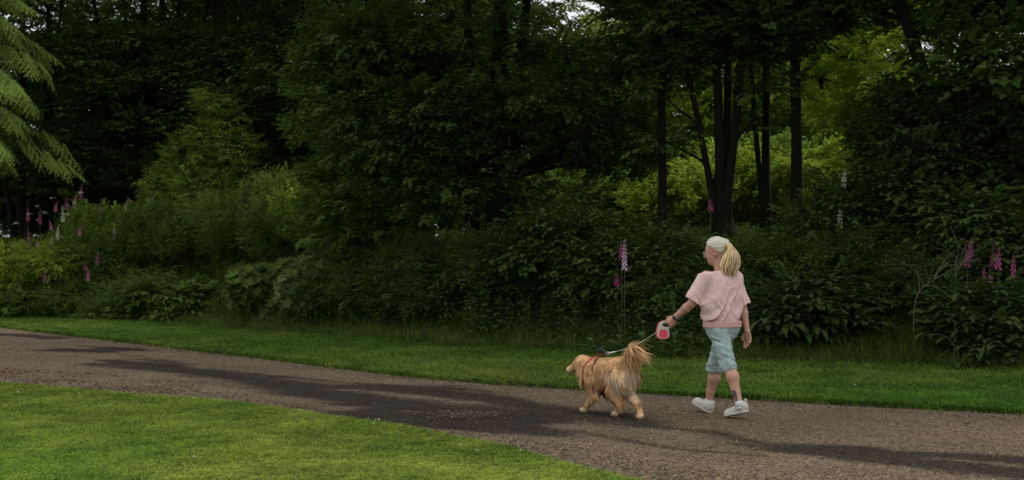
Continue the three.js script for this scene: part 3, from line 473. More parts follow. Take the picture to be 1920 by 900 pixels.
// large-leaved dock plants at the foot of the bank
{
  const r = rng(741), mat = leafy(0.062, 0.118, 0.028, 0.3), stalkMat = std(0.08, 0.11, 0.03);
  for (const [px, d, h, n, label] of [[1110, 19.6, 0.3, 9, 'dock plant with broad leaves at the bank foot above the dog\'s head'], [1160, 19.5, 0.4, 10, 'dock plant with broad leaves at the bank foot above the dog\'s back'], [1205, 19.2, 0.45, 10, 'dock plant with broad leaves behind the raised tail'], [1262, 18.8, 0.7, 14, 'tall leafy dock with a seed spike behind the holding hand'], [1295, 18.9, 0.35, 8, 'dock plant with broad leaves just left of the walker\'s hip'], [1865, 18.0, 0.45, 11, 'drooping broad-leaved dock at the right edge bank foot']]) {
    const b = spot(px, d), t = thing('dock_plant', label, 'plant', b, 'dock plants at the bank foot'), gs = new GB();
    part('stalk', tube([V(0, -0.05, 0), V(0.02, h * 0.5, 0), V(0, h * 1.15, 0.02)], s => 0.008 * (1 - 0.6 * s), 5), stalkMat, t);
    for (let i = 0; i < n; i++) { const gb = new GB(), a = i * 2.4 + r(), y = h * (0.05 + 0.9 * i / n), L = 0.26 * (1.1 - 0.5 * i / n) * (0.8 + 0.4 * r()); leaf(gb, V(0, y, 0), V(Math.cos(a), 0.45 + 0.4 * r(), Math.sin(a)), V(0.2 * (r() - 0.5), 1, 0.2 * (r() - 0.5)).normalize(), L, L * 0.5, 0.1, 0.35, true); part('leaf', gb.build(), mat, t); }
    if (h > 0.6) { for (let i = 0; i < 40; i++) { const a = r() * 6.28, y = h * (1.0 + 0.3 * i / 40), p = V(0.014 * Math.cos(a), y, 0.014 * Math.sin(a)); leaf(gs, p, V(Math.cos(a), 1.2, Math.sin(a)), V(0, 0.3, 1), 0.04, 0.014); } kind(part('seed_spike', gs.build(), mat, t), 'stuff'); }
  }
}
// ---------- foxgloves ----------
{
  const bell = new THREE.CylinderGeometry(0.35, 1, 1, 7, 2, true); { const p = bell.attributes.position; for (let i = 0; i < p.count; i++) { const y = p.getY(i); if (Math.abs(y) < 0.1) { p.setX(i, p.getX(i) * 0.95); p.setZ(i, p.getZ(i) * 0.95); } } bell.translate(0, -0.5, 0); bell.computeVertexNormals(); bell.deleteAttribute('uv'); }
  const stalkMat = std(0.05, 0.075, 0.022), leafMat = leafy(0.055, 0.1, 0.028, 0.3);
  const mk = (r, g, b) => new THREE.MeshPhysicalMaterial({ color: new THREE.Color().setRGB(r, g, b), roughness: 0.9, transmission: 0.25, thickness: 0, side: THREE.DoubleSide });
  const MATS = { magenta: mk(0.36, 0.022, 0.17), pink: mk(0.38, 0.06, 0.18), rose: mk(0.5, 0.16, 0.26), white: mk(0.62, 0.64, 0.5), lilac: mk(0.62, 0.42, 0.55) };
  const WORD = { magenta: 'magenta', pink: 'pink', rose: 'pale rose', white: 'creamy white', lilac: 'spotted lilac' }, r = rng(801);
  function foxglove(px, py, d, colour, spike, lean, label) {   // px, py, d: the middle of its flower spike
    const mid = at(px, py, d), b = onGround(mid.x - lean * 0.5, d), top = mid.clone().add(V(lean * 0.3, spike * 0.62, 0)), t = thing('foxglove', label, 'flower', b, 'foxgloves');
    const pts = curve([V(0, -0.05, 0), mid.clone().sub(b).multiplyScalar(0.5).add(V(lean * 0.05, 0, 0)), mid.clone().sub(b), top.sub(b)], 12), path = new THREE.CatmullRomCurve3(pts);
    part('stem', tube(pts, s => 0.008 * (1 - 0.75 * s), 5), stalkMat, t);
    const H = path.getLength(), u0 = clamp(1 - spike * 1.2 / Math.max(0.3, H), 0.05, 0.9), bells = [], n = Math.round(spike * 95);
    for (let i = 0; i < n; i++) { const u = i / n, p = path.getPointAt(lerp(u0, 0.985, u)), L = lerp(0.048, 0.010, Math.pow(u, 1.3)), a = 0.6 + i * 2.4 + 0.5 * r(), g = bell.clone(); g.scale(L * 0.34, L * 1.1, L * 0.34); g.rotateZ(lerp(0.75, 1.6, u)); g.rotateY(-a); g.translate(p.x, p.y, p.z); bells.push(g); }
    part('flower_spike', merged(bells), MATS[colour], t);
    const gl = new GB(); for (let i = 0; i < 12; i++) { const u = Math.min(0.9 * u0, 0.02 + 0.07 * i), p = path.getPointAt(clamp(u)), a = i * 2.4 + r(), L = 0.2 * (1 - 0.06 * i); leaf(gl, p, V(Math.cos(a), 0.5, Math.sin(a)), V(0, 1, 0), L, L * 0.32, 0.1, 0.4, true); } part('leaves', gl.build(), leafMat, t);
  }
  const LEFT = [[152, 357, 'pink', 0.3, 0.1, 'topmost of the left foxgloves'], [125, 378, 'pink', 0.26, 0, 'just left of the brightest left spike'], [137, 404, 'magenta', 0.4, 0.02, 'brightest spike of the left group'], [188, 392, 'magenta', 0.3, 0, 'right of the brightest left spike'], [140, 374, 'rose', 0.28, 0.18, 'leaning right behind the brightest left spike'], [160, 402, 'rose', 0.24, 0.16, 'leaning over beside the magenta pair'], [75, 404, 'pink', 0.26, 0, 'upright above the elder bush'], [52, 398, 'pink', 0.28, -0.06, 'beside the elder flower heads'], [53, 448, 'pink', 0.38, 0.02, 'tall over the elder leaves'], [27, 462, 'pink', 0.3, 0.05, 'second from the left picture edge'], [20, 478, 'rose', 0.24, 0.02, 'low near the left picture edge'], [2, 475, 'pink', 0.24, -0.05, 'cut by the left picture edge'], [70, 452, 'rose', 0.12, 0, 'short above the pale mound'], [108, 434, 'white', 0.28, 0.06, 'white one left of the feathery bush'], [96, 454, 'white', 0.26, 0.06, 'white one lowest on the left'], [214, 432, 'white', 0.28, 0, 'white one in front of the broom'], [118, 398, 'white', 0.3, -0.05, 'thin pale one behind the brightest left spike'], [240, 378, 'rose', 0.22, 0.03, 'left one of the four on the bank top'], [236, 388, 'white', 0.18, -0.05, 'pale one at the left end of the bank top'], [262, 380, 'rose', 0.2, 0, 'third of the four on the bank top'], [285, 368, 'white', 0.24, -0.03, 'white one right end of the bank top'], [183, 482, 'pink', 0.2, 0.05, 'low on the left bank slope'], [165, 512, 'rose', 0.24, -0.06, 'leaning among low leaves on the left slope'], [84, 515, 'rose', 0.22, 0.04, 'lowest pink one on the left slope'], [160, 495, 'pink', 0.16, 0, 'short one on the left slope'], [150, 430, 'rose', 0.2, 0.14, 'leaning under the magenta pair'], [105, 385, 'rose', 0.2, 0.2, 'leaning far right above the elder'], [95, 420, 'rose', 0.18, -0.18, 'leaning far left above the white ones']];
  for (const [px, py, c, s, l, where] of LEFT) foxglove(px, py, 29.6 + 2.0 * clamp((515 - py) / 155) + 0.3 * r(), c, s, l, `${WORD[c]} foxglove spike, ${where}`);
  for (const [px, py, d, c, s, l, where] of [
    [1171, 474, 20.0, 'lilac', 0.36, 0, 'tall in front of the dark bushes left of the walker'], [1165, 464, 20.2, 'magenta', 0.2, -0.02, 'behind the tall lilac spike'], [1157, 521, 20.4, 'magenta', 0.14, -0.04, 'small one below the lilac spike'],
    [1332, 380, 21, 'magenta', 0.14, -0.04, 'small one before the many-stemmed trunk'], [1575, 405, 20.2, 'white', 0.34, 0.06, 'leaning one right of the thick straight trunk'], [1583, 330, 20.8, 'white', 0.22, 0.06, 'highest one right of the trunks'],
    [1842, 404, 19.0, 'magenta', 0.24, 0.03, 'highest one at the right'], [1820, 464, 18.4, 'pink', 0.24, 0.03, 'left end of the right group'], [1813, 480, 18.2, 'pink', 0.18, -0.04, 'lowest at the left end of the right group'], [1848, 460, 18.6, 'pink', 0.2, -0.02, 'third from the left in the right group'], [1862, 474, 18.3, 'pink', 0.26, 0.04, 'middle of the right group'], [1872, 482, 18.1, 'pink', 0.22, 0.02, 'right of the middle of the right group'], [1885, 468, 18.6, 'magenta', 0.2, 0.02, 'near the right picture edge'], [1900, 498, 18.0, 'pink', 0.26, 0.03, 'rightmost of all'], [1845, 516, 17.9, 'pink', 0.2, 0, 'lower left of the low pair at the right'], [1857, 520, 17.8, 'pink', 0.2, 0, 'lower right of the low pair at the right'], [1893, 540, 17.7, 'pink', 0.18, -0.02, 'lowest at the right edge'], [1834, 470, 18.5, 'rose', 0.18, 0, 'half hidden in the right group'],
    [1507, 535, 18.7, 'white', 0.12, 0, 'taller short one on the broad-leaved bush'], [1487, 541, 18.7, 'white', 0.1, 0, 'lower short one on the broad-leaved bush']])
    foxglove(px, py, d, c, s, l, `${WORD[c]} foxglove spike, ${where}`);
}
// bare dead twigs on the right bank
{
  const r = rng(851), mat = std(0.12, 0.10, 0.07, 0.9);
  for (const [pts, label, n] of [
    [[[1778, 545, 18.2], [1790, 515, 18.2], [1793, 488, 18.3], [1800, 455, 18.4]], 'tall bare dead branch with pale twigs on the right bank', 12],
    [[[1720, 552, 18.1], [1750, 525, 18.1], [1785, 505, 18.2], [1815, 480, 18.3]], 'bare dead branch leaning right across the dark bank', 9],
    [[[1790, 645, 17.5], [1791, 560, 17.7], [1794, 510, 17.9]], 'thin upright dead stem rising from the verge on the right', 4]]) {
    const P = pts.map(p => at(...p)), g0 = onGround(P[0].x, -P[0].z), full = [V(g0.x - 0.05, g0.y - 0.05, g0.z), ...P], main = curve(full, 14), t = thing('dead_branch', label, 'branch', g0, 'dead twigs on the right bank'), rel = main.map(p => p.clone().sub(g0)), gs = [];
    part('stem', tube(rel, s => 0.006 * (1 - 0.6 * s), 6), mat, t);
    for (let i = 0; i < n; i++) { const s = rel[4 + Math.floor(r() * 10)], e = s.clone().add(V((r() - 0.5) * 0.7, 0.1 + 0.3 * r(), (r() - 0.3) * 0.4)); part('twig', limb(s, e, 0.0035, 0.0018, r, 0.3, 5)[0], mat, t); }
  }
}
// ---------- bodies: a distance field meshed as one continuous surface ----------
const smin = (a, b, k) => { const h = clamp(0.5 + 0.5 * (b - a) / k); return b + (a - b) * h - k * h * (1 - h); };
const smax = (a, b, k) => -smin(-a, -b, k);
function cap(p, a, b, ra, rb) { const ex = b.x - a.x, ey = b.y - a.y, ez = b.z - a.z, t = clamp(((p.x - a.x) * ex + (p.y - a.y) * ey + (p.z - a.z) * ez) / (ex * ex + ey * ey + ez * ez)); return Math.hypot(p.x - a.x - ex * t, p.y - a.y - ey * t, p.z - a.z - ez * t) - (ra + (rb - ra) * t); }
// ellipsoid with its own axes: frame = [right, up, forward]
function ell(p, c, fr, rx, ry, rz) { const dx = p.x - c.x, dy = p.y - c.y, dz = p.z - c.z, x = (dx * fr[0].x + dy * fr[0].y + dz * fr[0].z) / rx, y = (dx * fr[1].x + dy * fr[1].y + dz * fr[1].z) / ry, z = (dx * fr[2].x + dy * fr[2].y + dz * fr[2].z) / rz, k = Math.hypot(x, y, z); return (k - 1) * Math.min(rx, ry, rz) * (k < 1 ? 1 : Math.min(1.6, 0.5 + 0.5 * k)); }
function isoMesh(fn, lo, hi, cell, colour) {
  const nx = Math.ceil((hi.x - lo.x) / cell) + 1, ny = Math.ceil((hi.y - lo.y) / cell) + 1, nz = Math.ceil((hi.z - lo.z) / cell) + 1, f = new Float32Array(nx * ny * nz), p = V(0, 0, 0);
  // coarse pass first: cells far from the surface are skipped
  const S = 4; f.fill(1);
  for (let k = 0; k < nz; k += S) for (let j = 0; j < ny; j += S) for (let i = 0; i < nx; i += S) {
    p.set(lo.x + (i + S / 2) * cell, lo.y + (j + S / 2) * cell, lo.z + (k + S / 2) * cell); const c = fn(p);
    const near = Math.abs(c) < cell * S * 2.4;
    for (let kk = k; kk < Math.min(nz, k + S); kk++) for (let jj = j; jj < Math.min(ny, j + S); jj++) for (let ii = i; ii < Math.min(nx, i + S); ii++) { if (near) { p.set(lo.x + ii * cell, lo.y + jj * cell, lo.z + kk * cell); f[(kk * ny + jj) * nx + ii] = fn(p); } else f[(kk * ny + jj) * nx + ii] = c; }
  }
  const vid = new Int32Array(nx * ny * nz).fill(-1), pos = [], idx = [], at3 = (i, j, k) => (k * ny + j) * nx + i;
  const ED = [[0, 1], [0, 2], [0, 4], [1, 3], [1, 5], [2, 3], [2, 6], [3, 7], [4, 5], [4, 6], [5, 7], [6, 7]];
  for (let k = 0; k < nz - 1; k++) for (let j = 0; j < ny - 1; j++) for (let i = 0; i < nx - 1; i++) {
    const q = at3(i, j, k), v = [f[q], f[q + 1], f[q + nx], f[q + nx + 1], f[q + nx * ny], f[q + nx * ny + 1], f[q + nx * ny + nx], f[q + nx * ny + nx + 1]]; let s = 0; for (const w of v) if (w < 0) s++;
    if (s === 0 || s === 8) continue; let x = 0, y = 0, z = 0, n = 0;
    for (const [a, b] of ED) if ((v[a] < 0) !== (v[b] < 0)) { const t = v[a] / (v[a] - v[b]); x += lerp(a & 1, b & 1, t); y += lerp((a >> 1) & 1, (b >> 1) & 1, t); z += lerp(a >> 2, b >> 2, t); n++; }
    vid[q] = pos.length / 3; pos.push(lo.x + (i + x / n) * cell, lo.y + (j + y / n) * cell, lo.z + (k + z / n) * cell);
  }
  const quad = (a, b, c, d, flip) => { if (a < 0 || b < 0 || c < 0 || d < 0) return; flip ? idx.push(a, c, b, b, c, d) : idx.push(a, b, c, b, d, c); };
  for (let k = 1; k < nz - 1; k++) for (let j = 1; j < ny - 1; j++) for (let i = 1; i < nx - 1; i++) {
    const q = at3(i, j, k), s = f[q] < 0;
    if (s !== f[q + 1] < 0) quad(vid[at3(i, j - 1, k - 1)], vid[at3(i, j, k - 1)], vid[at3(i, j - 1, k)], vid[q], !s);
    if (s !== f[q + nx] < 0) quad(vid[at3(i - 1, j, k - 1)], vid[at3(i, j, k - 1)], vid[at3(i - 1, j, k)], vid[q], s);
    if (s !== f[q + nx * ny] < 0) quad(vid[at3(i - 1, j - 1, k)], vid[at3(i, j - 1, k)], vid[at3(i - 1, j, k)], vid[q], !s);
  }
  const g = new THREE.BufferGeometry(); g.setAttribute('position', new THREE.Float32BufferAttribute(pos, 3)); g.setIndex(idx);
  const nrm = new Float32Array(pos.length), e = cell * 0.7, qv = V(0, 0, 0), col = colour ? new Float32Array(pos.length) : null;
  for (let i = 0; i < pos.length; i += 3) {
    const x = pos[i], y = pos[i + 1], z = pos[i + 2], gx = fn(qv.set(x + e, y, z)) - fn(qv.set(x - e, y, z)), gy = fn(qv.set(x, y + e, z)) - fn(qv.set(x, y - e, z)), gz = fn(qv.set(x, y, z + e)) - fn(qv.set(x, y, z - e)), l = Math.hypot(gx, gy, gz) || 1;
    nrm[i] = gx / l; nrm[i + 1] = gy / l; nrm[i + 2] = gz / l; if (col) { const c = colour(qv.set(x, y, z)); col[i] = c[0]; col[i + 1] = c[1]; col[i + 2] = c[2]; }
  }
  g.setAttribute('normal', new THREE.BufferAttribute(nrm, 3)); if (col) g.setAttribute('color', new THREE.BufferAttribute(col, 3)); return g;
}
const boxOf = (pts, pad) => { const b = new THREE.Box3().setFromPoints(pts).expandByScalar(pad); return [b.min, b.max]; };
const frameOf = (fwd, up) => { const z = fwd.clone().normalize(), x = V(0, 0, 0).crossVectors(up, z).normalize(), y = V(0, 0, 0).crossVectors(z, x); return [x, y, z]; };   // x = left of someone facing z
// ---------- the walker ----------
const HAND = {};   // where the leash is held
{
  const d0 = 12.75, base = V(at(1355, 784, d0).x, 0.018, -d0), J = (px, py, d) => at(px, py, d).sub(base);
  const t = thing('person', 'person in a pink top and pale blue capri trousers walking away along the path', 'person', base);
  const j = {
    hipL: J(1345, 614, 12.69), hipR: J(1365, 612, 12.80), pelvis: J(1355, 602, 12.75), waist: J(1354, 575, 12.75), chest: J(1354, 545, 12.75), neck: J(1353, 510, 12.77),
    kneeL: J(1364, 684, 12.62), ankL: J(1387, 759, 12.50), kneeR: J(1339, 688, 12.95), ankR: J(1329, 754, 13.02),
    shL: J(1324, 519, 12.66), shR: J(1380, 521, 12.86), elL: J(1297, 569, 12.68), wrL: J(1265, 596, 12.82), elR: J(1392, 573, 12.87), wrR: J(1401, 621, 12.83),
    head: J(1341, 472, 12.79),
  };
  const skin = p => { const n = 0.06 * fbm(p.x * 60, p.y * 60, p.z * 60, 3); return [0.44 * (1 + n), 0.245 * (1 + n), 0.17 * (1 + n)]; };
  const yUp = V(0, 1, 0);
  // head, its own axes: hx to its left, hy up, hz forward
  const H = frameOf(V(-0.93, -0.22, -0.32), yUp), hc = j.head;
  const hp = (l, u, f) => hc.clone().addScaledVector(H[0], l).addScaledVector(H[1], u).addScaledVector(H[2], f);
  const neckTop = hp(0, -0.04, -0.03);
  const headField = p => {
    let d = ell(p, hp(0, 0.03, -0.015), H, 0.074, 0.088, 0.094);
    d = smin(d, ell(p, hp(0, -0.035, 0.03), H, 0.058, 0.07, 0.06), 0.03);
    d = smin(d, ell(p, hp(0, -0.088, 0.055), H, 0.026, 0.02, 0.024), 0.025);
    d = smin(d, ell(p, hp(0.032, -0.03, 0.062), H, 0.022, 0.022, 0.016), 0.015); d = smin(d, ell(p, hp(-0.032, -0.03, 0.062), H, 0.022, 0.022, 0.016), 0.015);
    d = smin(d, cap(p, hp(0, 0.012, 0.082), hp(0, -0.026, 0.103), 0.008, 0.012), 0.012);
    d = smin(d, cap(p, hp(-0.018, -0.055, 0.083), hp(0.018, -0.055, 0.083), 0.006, 0.006), 0.006); d = smin(d, cap(p, hp(-0.014, -0.064, 0.082), hp(0.014, -0.064, 0.082), 0.006, 0.006), 0.006);
    d = smin(d, cap(p, hp(-0.04, 0.025, 0.074), hp(0.04, 0.025, 0.074), 0.006, 0.006), 0.012);
    for (const s of [1, -1]) { d = smax(d, -(p.distanceTo(hp(s * 0.032, 0.004, 0.09)) - 0.012), 0.01); d = smin(d, p.distanceTo(hp(s * 0.031, 0.004, 0.071)) - 0.013, 0.003); d = smin(d, smax(ell(p, hp(s * 0.077, -0.008, -0.012), H, 0.011, 0.033, 0.02), -ell(p, hp(s * 0.09, -0.006, -0.008), H, 0.012, 0.021, 0.011), 0.005), 0.006); }
    return smin(d, cap(p, neckTop, j.neck.clone().add(V(0, -0.03, 0)), 0.055, 0.062), 0.03);
  };
  const faceColour = p => { const c = skin(p); const q = p.clone().sub(hc), l = q.dot(H[0]), u = q.dot(H[1]), f = q.dot(H[2]); if (f > 0.074 && u < -0.049 && u > -0.071 && Math.abs(l) < 0.024) return [0.4, 0.13, 0.11]; if (f > 0.05 && Math.hypot(Math.abs(l) - 0.031, u - 0.004) < 0.006) return [0.05, 0.05, 0.05]; if (f > 0.03 && u > 0.022 && u < 0.03 && Math.abs(l) > 0.014 && Math.abs(l) < 0.05) return [0.25, 0.17, 0.11]; if (Math.abs(l) > 0.066 && u < 0.03 && u > -0.045) return [0.48, 0.19, 0.13]; return c; };
  // hands: a palm and five fingers as chains of capsules
  function hand(wrist, palmEnd, across, palmN, curl, thumbSide) {   // across: towards the index finger side
    const caps = [], d = palmEnd.clone().sub(wrist).normalize(); caps.push([wrist, palmEnd.clone().addScaledVector(d, -0.02), 0.026, 0.024]);
    for (let i = 0; i < 4; i++) { const o = across.clone().multiplyScalar(0.030 - 0.020 * i), k = palmEnd.clone().add(o).addScaledVector(d, -0.008 * Math.abs(i - 1)); caps.push([wrist.clone().addScaledVector(d, 0.02).addScaledVector(o, 0.7), k, 0.014, 0.0115]); let p = k, a = curl[i]; const L = [0.042, 0.046, 0.043, 0.034][i]; for (let q = 0; q < 3; q++) { const dir = d.clone().multiplyScalar(Math.cos(a)).addScaledVector(palmN, Math.sin(a)), e = p.clone().addScaledVector(dir, L * [1, 0.68, 0.52][q]); caps.push([p, e, 0.0098 - 0.0012 * q, 0.0092 - 0.0012 * q]); p = e; a += curl[i] * 0.75; } }
    const b = wrist.clone().addScaledVector(d, 0.025).addScaledVector(across, 0.026), m = b.clone().addScaledVector(across, 0.022).addScaledVector(d, 0.035).addScaledVector(palmN, 0.018), e = m.clone().addScaledVector(d, 0.026).addScaledVector(palmN, thumbSide); caps.push([b, m, 0.015, 0.011], [m, e, 0.0105, 0.0085]);
    return caps;
  }
  const armDirL = j.wrL.clone().sub(j.elL).normalize(), palmL = j.wrL.clone().addScaledVector(V(-0.62, -0.62, -0.38).normalize(), 0.085);
  const acrossL = V(-0.55, 0.62, -0.4).addScaledVector(palmL.clone().sub(j.wrL).normalize(), 0); { const d = palmL.clone().sub(j.wrL).normalize(); acrossL.addScaledVector(d, -acrossL.dot(d)).normalize(); }
  const nL = V(0, 0, 0).crossVectors(palmL.clone().sub(j.wrL).normalize(), acrossL).normalize(); if (nL.z > 0) nL.negate();   // the palm faces away from the camera, round the grip
  const handL = hand(j.wrL, palmL, acrossL, nL, [1.25, 1.3, 1.35, 1.35], 0.01);
  const palmR = j.wrR.clone().add(V(0.006, -0.082, -0.02)), acrossR = V(-0.75, 0, -0.65).normalize(), nR = V(-0.3, 0, 0.95).normalize();
  const handR = hand(j.wrR, palmR, acrossR, nR, [0.35, 0.5, 0.6, 0.65], 0.012);
  HAND.grip = palmL.clone().addScaledVector(nL, 0.03).add(base); HAND.n = nL; HAND.across = acrossL; HAND.dir = palmL.clone().sub(j.wrL).normalize();
  const handField = caps => p => { let d = 9; for (const [a, b, ra, rb] of caps) d = smin(d, cap(p, a, b, ra, rb), 0.006); return d; };
  const fHL = handField(handL), fHR = handField(handR), mid = (a, b, k) => a.clone().lerp(b, k);
  const limbs = p => {
    let d = cap(p, j.elL, mid(j.elL, j.wrL, 0.3), 0.036, 0.039); d = smin(d, cap(p, mid(j.elL, j.wrL, 0.3), j.wrL, 0.039, 0.026), 0.02); d = smin(d, cap(p, j.shL, j.elL, 0.05, 0.038), 0.02);
    let e = cap(p, j.elR, mid(j.elR, j.wrR, 0.3), 0.034, 0.036); e = smin(e, cap(p, mid(j.elR, j.wrR, 0.3), j.wrR, 0.036, 0.024), 0.02); e = smin(e, cap(p, j.shR, j.elR, 0.05, 0.036), 0.02);
    return Math.min(d, e);
  };
  const back = V(0.68, 0, 0.73), calf = (k, a) => mid(k, a, 0.3).addScaledVector(back, 0.018);
  const legs = p => {
    let d = cap(p, j.hipL, j.kneeL, 0.085, 0.056); d = smin(d, cap(p, j.kneeL, calf(j.kneeL, j.ankL), 0.052, 0.053), 0.03); d = smin(d, cap(p, calf(j.kneeL, j.ankL), mid(j.kneeL, j.ankL, 0.68), 0.053, 0.038), 0.03); d = smin(d, cap(p, mid(j.kneeL, j.ankL, 0.68), j.ankL, 0.038, 0.031), 0.02);
    let e = cap(p, j.hipR, j.kneeR, 0.085, 0.056); e = smin(e, cap(p, j.kneeR, calf(j.kneeR, j.ankR), 0.052, 0.053), 0.03); e = smin(e, cap(p, calf(j.kneeR, j.ankR), mid(j.kneeR, j.ankR, 0.68), 0.053, 0.038), 0.03); e = smin(e, cap(p, mid(j.kneeR, j.ankR, 0.68), j.ankR, 0.038, 0.031), 0.02);
    return Math.min(d, e);
  };
  const torsoIn = p => { let d = cap(p, j.pelvis, j.chest, 0.10, 0.105); d = smin(d, cap(p, j.shL, j.shR, 0.05, 0.05), 0.06); return smin(d, cap(p, j.chest, j.neck, 0.08, 0.055), 0.05); };
  const bodyField = p => Math.min(smin(limbs(p), torsoIn(p), 0.02), smin(legs(p), torsoIn(p), 0.02));
  const noHands = p => smax(smax(bodyField(p), p.distanceTo(j.head) < 0.0 ? 1 : -1, 0.001), -1, 0.001);
  const [lo, hi] = boxOf([...Object.values(j)], 0.16);
  const ink0 = J(1374, 736, 12.5), ink1 = J(1380, 754, 12.46), tattoo = p => { const d = cap(p, ink0, ink1, 0.012, 0.009) + 0.006 * noise3(p.x * 90, p.y * 90, p.z * 90), c = skin(p); return p.y < 0.3 && p.x < j.ankL.x + 0.01 && d < 0.018 ? [0.09, 0.075, 0.07] : c; };
  const gBody = isoMesh(p => bodyField(p), lo, hi, 0.008, tattoo);
  const gHead = isoMesh(headField, ...boxOf([j.head, j.neck], 0.15), 0.004, faceColour);
  const handTint = p => { const c = skin(p); return [c[0] * 1.02, c[1] * 0.93, c[2] * 0.9]; };
  const ends = caps => caps.flatMap(c => [c[0], c[1]]);
  const gHL = isoMesh(fHL, ...boxOf(ends(handL), 0.03), 0.003, handTint), gHR = isoMesh(fHR, ...boxOf(ends(handR), 0.03), 0.003, handTint);
  const skinMat = new THREE.MeshPhysicalMaterial({ color: 0xffffff, vertexColors: true, roughness: 0.62, specularIntensity: 0.6 });
  part('body', merged([gBody, gHead, gHL, gHR]), skinMat, t);
  // ---- top: loose, short raglan sleeves, ribbed hem
  const T = frameOf(V(-0.62, 0, -0.78), yUp);   // x = her left
  const tp = (c, l, u, f) => c.clone().addScaledVector(T[0], l).addScaledVector(T[1], u).addScaledVector(T[2], f);
  const hemY = J(1355, 612, d0).y, hemTop = J(1355, 603, d0).y;
  const shirtShape = p => {
    const y = p.y; let d = ell(p, tp(j.chest, 0, 0.03, 0.0), T, 0.205, 0.24, 0.145);
    d = smin(d, ell(p, tp(j.waist, 0, -0.03, 0.0), T, 0.205, 0.19, 0.15), 0.07);
    d = smin(d, cap(p, tp(j.shL, -0.03, -0.005, 0), tp(j.shR, 0.03, -0.005, 0), 0.062, 0.062), 0.05); d = smin(d, cap(p, j.chest.clone().add(V(0, 0.1, 0)), j.neck, 0.085, 0.066), 0.05);
    const sl = (s, e, k, ra, rb) => { const q = s.clone().lerp(e, 1.12), ax = e.clone().sub(s).normalize(), along = p.clone().sub(s).dot(ax), L = s.distanceTo(e) * k; return smax(cap(p, s, q, ra, rb), along - L, 0.006); };
    d = smin(d, sl(j.shL, j.elL, 0.9, 0.07, 0.085), 0.028); d = smin(d, sl(j.shR, j.elR, 0.9, 0.058, 0.066), 0.028); return d;
  };
  const fold = p => { // slanting folds running from the shoulders to the hem, deeper towards the waist
    const q = p.clone().sub(j.waist), l = q.dot(T[0]), u = q.y, w = sstep(0.28, -0.08, u); const n = fbm(l * 7, u * 3.2, 5, 2);
    const a = Math.abs(noise3(l * 13 + u * 9 + n * 1.4, u * 3.0 - l * 2, 3)), b = Math.abs(noise3(l * 24 - u * 14 + n * 2, u * 5, 13));
    return (0.026 * (0.5 - a) * (0.4 + 0.8 * w) + 0.014 * (0.5 - b) * w);
  };
  const neckCut = p => { const a = neckTop.clone().sub(j.neck).normalize(), q = p.clone().sub(j.neck); return q.dot(a) - 0.012; };
  const cuffFree = shirtShape;
  const shirt = p => smax(smax(cuffFree(p) - fold(p), hemTop - 0.006 - p.y, 0.012), Math.min(neckCut(p), 0.05 - 0) , 0.006);
  const sleeveHole = p => { let d = -9; for (const [s, e, hole] of [[j.shL, j.elL, 0.06], [j.shR, j.elR, 0.048]]) { const ax = e.clone().sub(s).normalize(), L = s.distanceTo(e) * 0.9; const q = p.clone().sub(s), along = q.dot(ax); const rad = Math.hypot(q.x - ax.x * along, q.y - ax.y * along, q.z - ax.z * along); d = Math.max(d, -Math.max(rad - hole, (L - 0.025) - along, along - L - 0.05)); } return d; };
  const [slo, shi] = boxOf([j.neck, j.shL, j.shR, j.elL, j.elR, j.waist, V(j.pelvis.x, hemTop, j.pelvis.z)], 0.2);
  const cloth = (r, g, b, n, s) => ({ colour: p => { const e = 1 + n * fbm(p.x * s, p.y * s, p.z * s, 4); return [r * e, g * e, b * e]; } });
  const pink = cloth(0.64, 0.435, 0.41, 0.16, 45), blue = cloth(0.285, 0.365, 0.355, 0.35, 32);
  const clothMat = () => new THREE.MeshPhysicalMaterial({ color: 0xffffff, vertexColors: true, roughness: 0.95, specularIntensity: 0.4, sheen: 0.3, sheenRoughness: 0.7 });
  const top = part('sweatshirt', isoMesh(p => smax(shirt(p), sleeveHole(p), 0.006), slo, shi, 0.0065, pink.colour), clothMat(), t);
  const hemShape = p => { const s = smax(ell(p, tp(j.waist, 0, -0.14, 0.0), T, 0.194, 0.6, 0.15), -ell(p, tp(j.waist, 0, -0.14, 0), T, 0.17, 0.6, 0.126), 0.005) - 0.0018 * Math.sin(Math.atan2(p.clone().sub(j.waist).dot(T[0]), p.clone().sub(j.waist).dot(T[2])) * 130); return smax(s, Math.abs(p.y - (hemY + hemTop) / 2) - (hemTop - hemY) / 2 - 0.006, 0.006); };
  part('ribbed_hem', isoMesh(hemShape, ...boxOf([V(j.waist.x, hemY, j.waist.z), V(j.waist.x, hemTop, j.waist.z)], 0.24), 0.0055, cloth(0.54, 0.31, 0.29, 0.1, 60).colour), clothMat(), top);
  // ---- capri trousers
  const hemCut = (p, knee, ank, k) => { const ax = ank.clone().sub(knee).normalize(); return p.clone().sub(knee).dot(ax) - k; };
  const trouser = p => {
    let pel = ell(p, tp(j.pelvis, 0, -0.03, 0), T, 0.168, 0.15, 0.132);
    const lg = (h, k, a, cut) => { const low = k.clone().lerp(a, 0.25); let d = cap(p, h, k, 0.09, 0.063); d = smin(d, cap(p, k, low, 0.063, 0.062), 0.03); const y = p.y; const rum = 0.018 * (0.5 - Math.abs(noise3(p.x * 10, y * 26 + p.x * 10, p.z * 10))) + 0.006 * (0.5 - Math.abs(noise3(p.x * 25, y * 60, p.z * 25))) * sstep(k.y + 0.14, k.y - 0.02, y); return smax(d - rum, hemCut(p, k, a, cut), 0.008); };
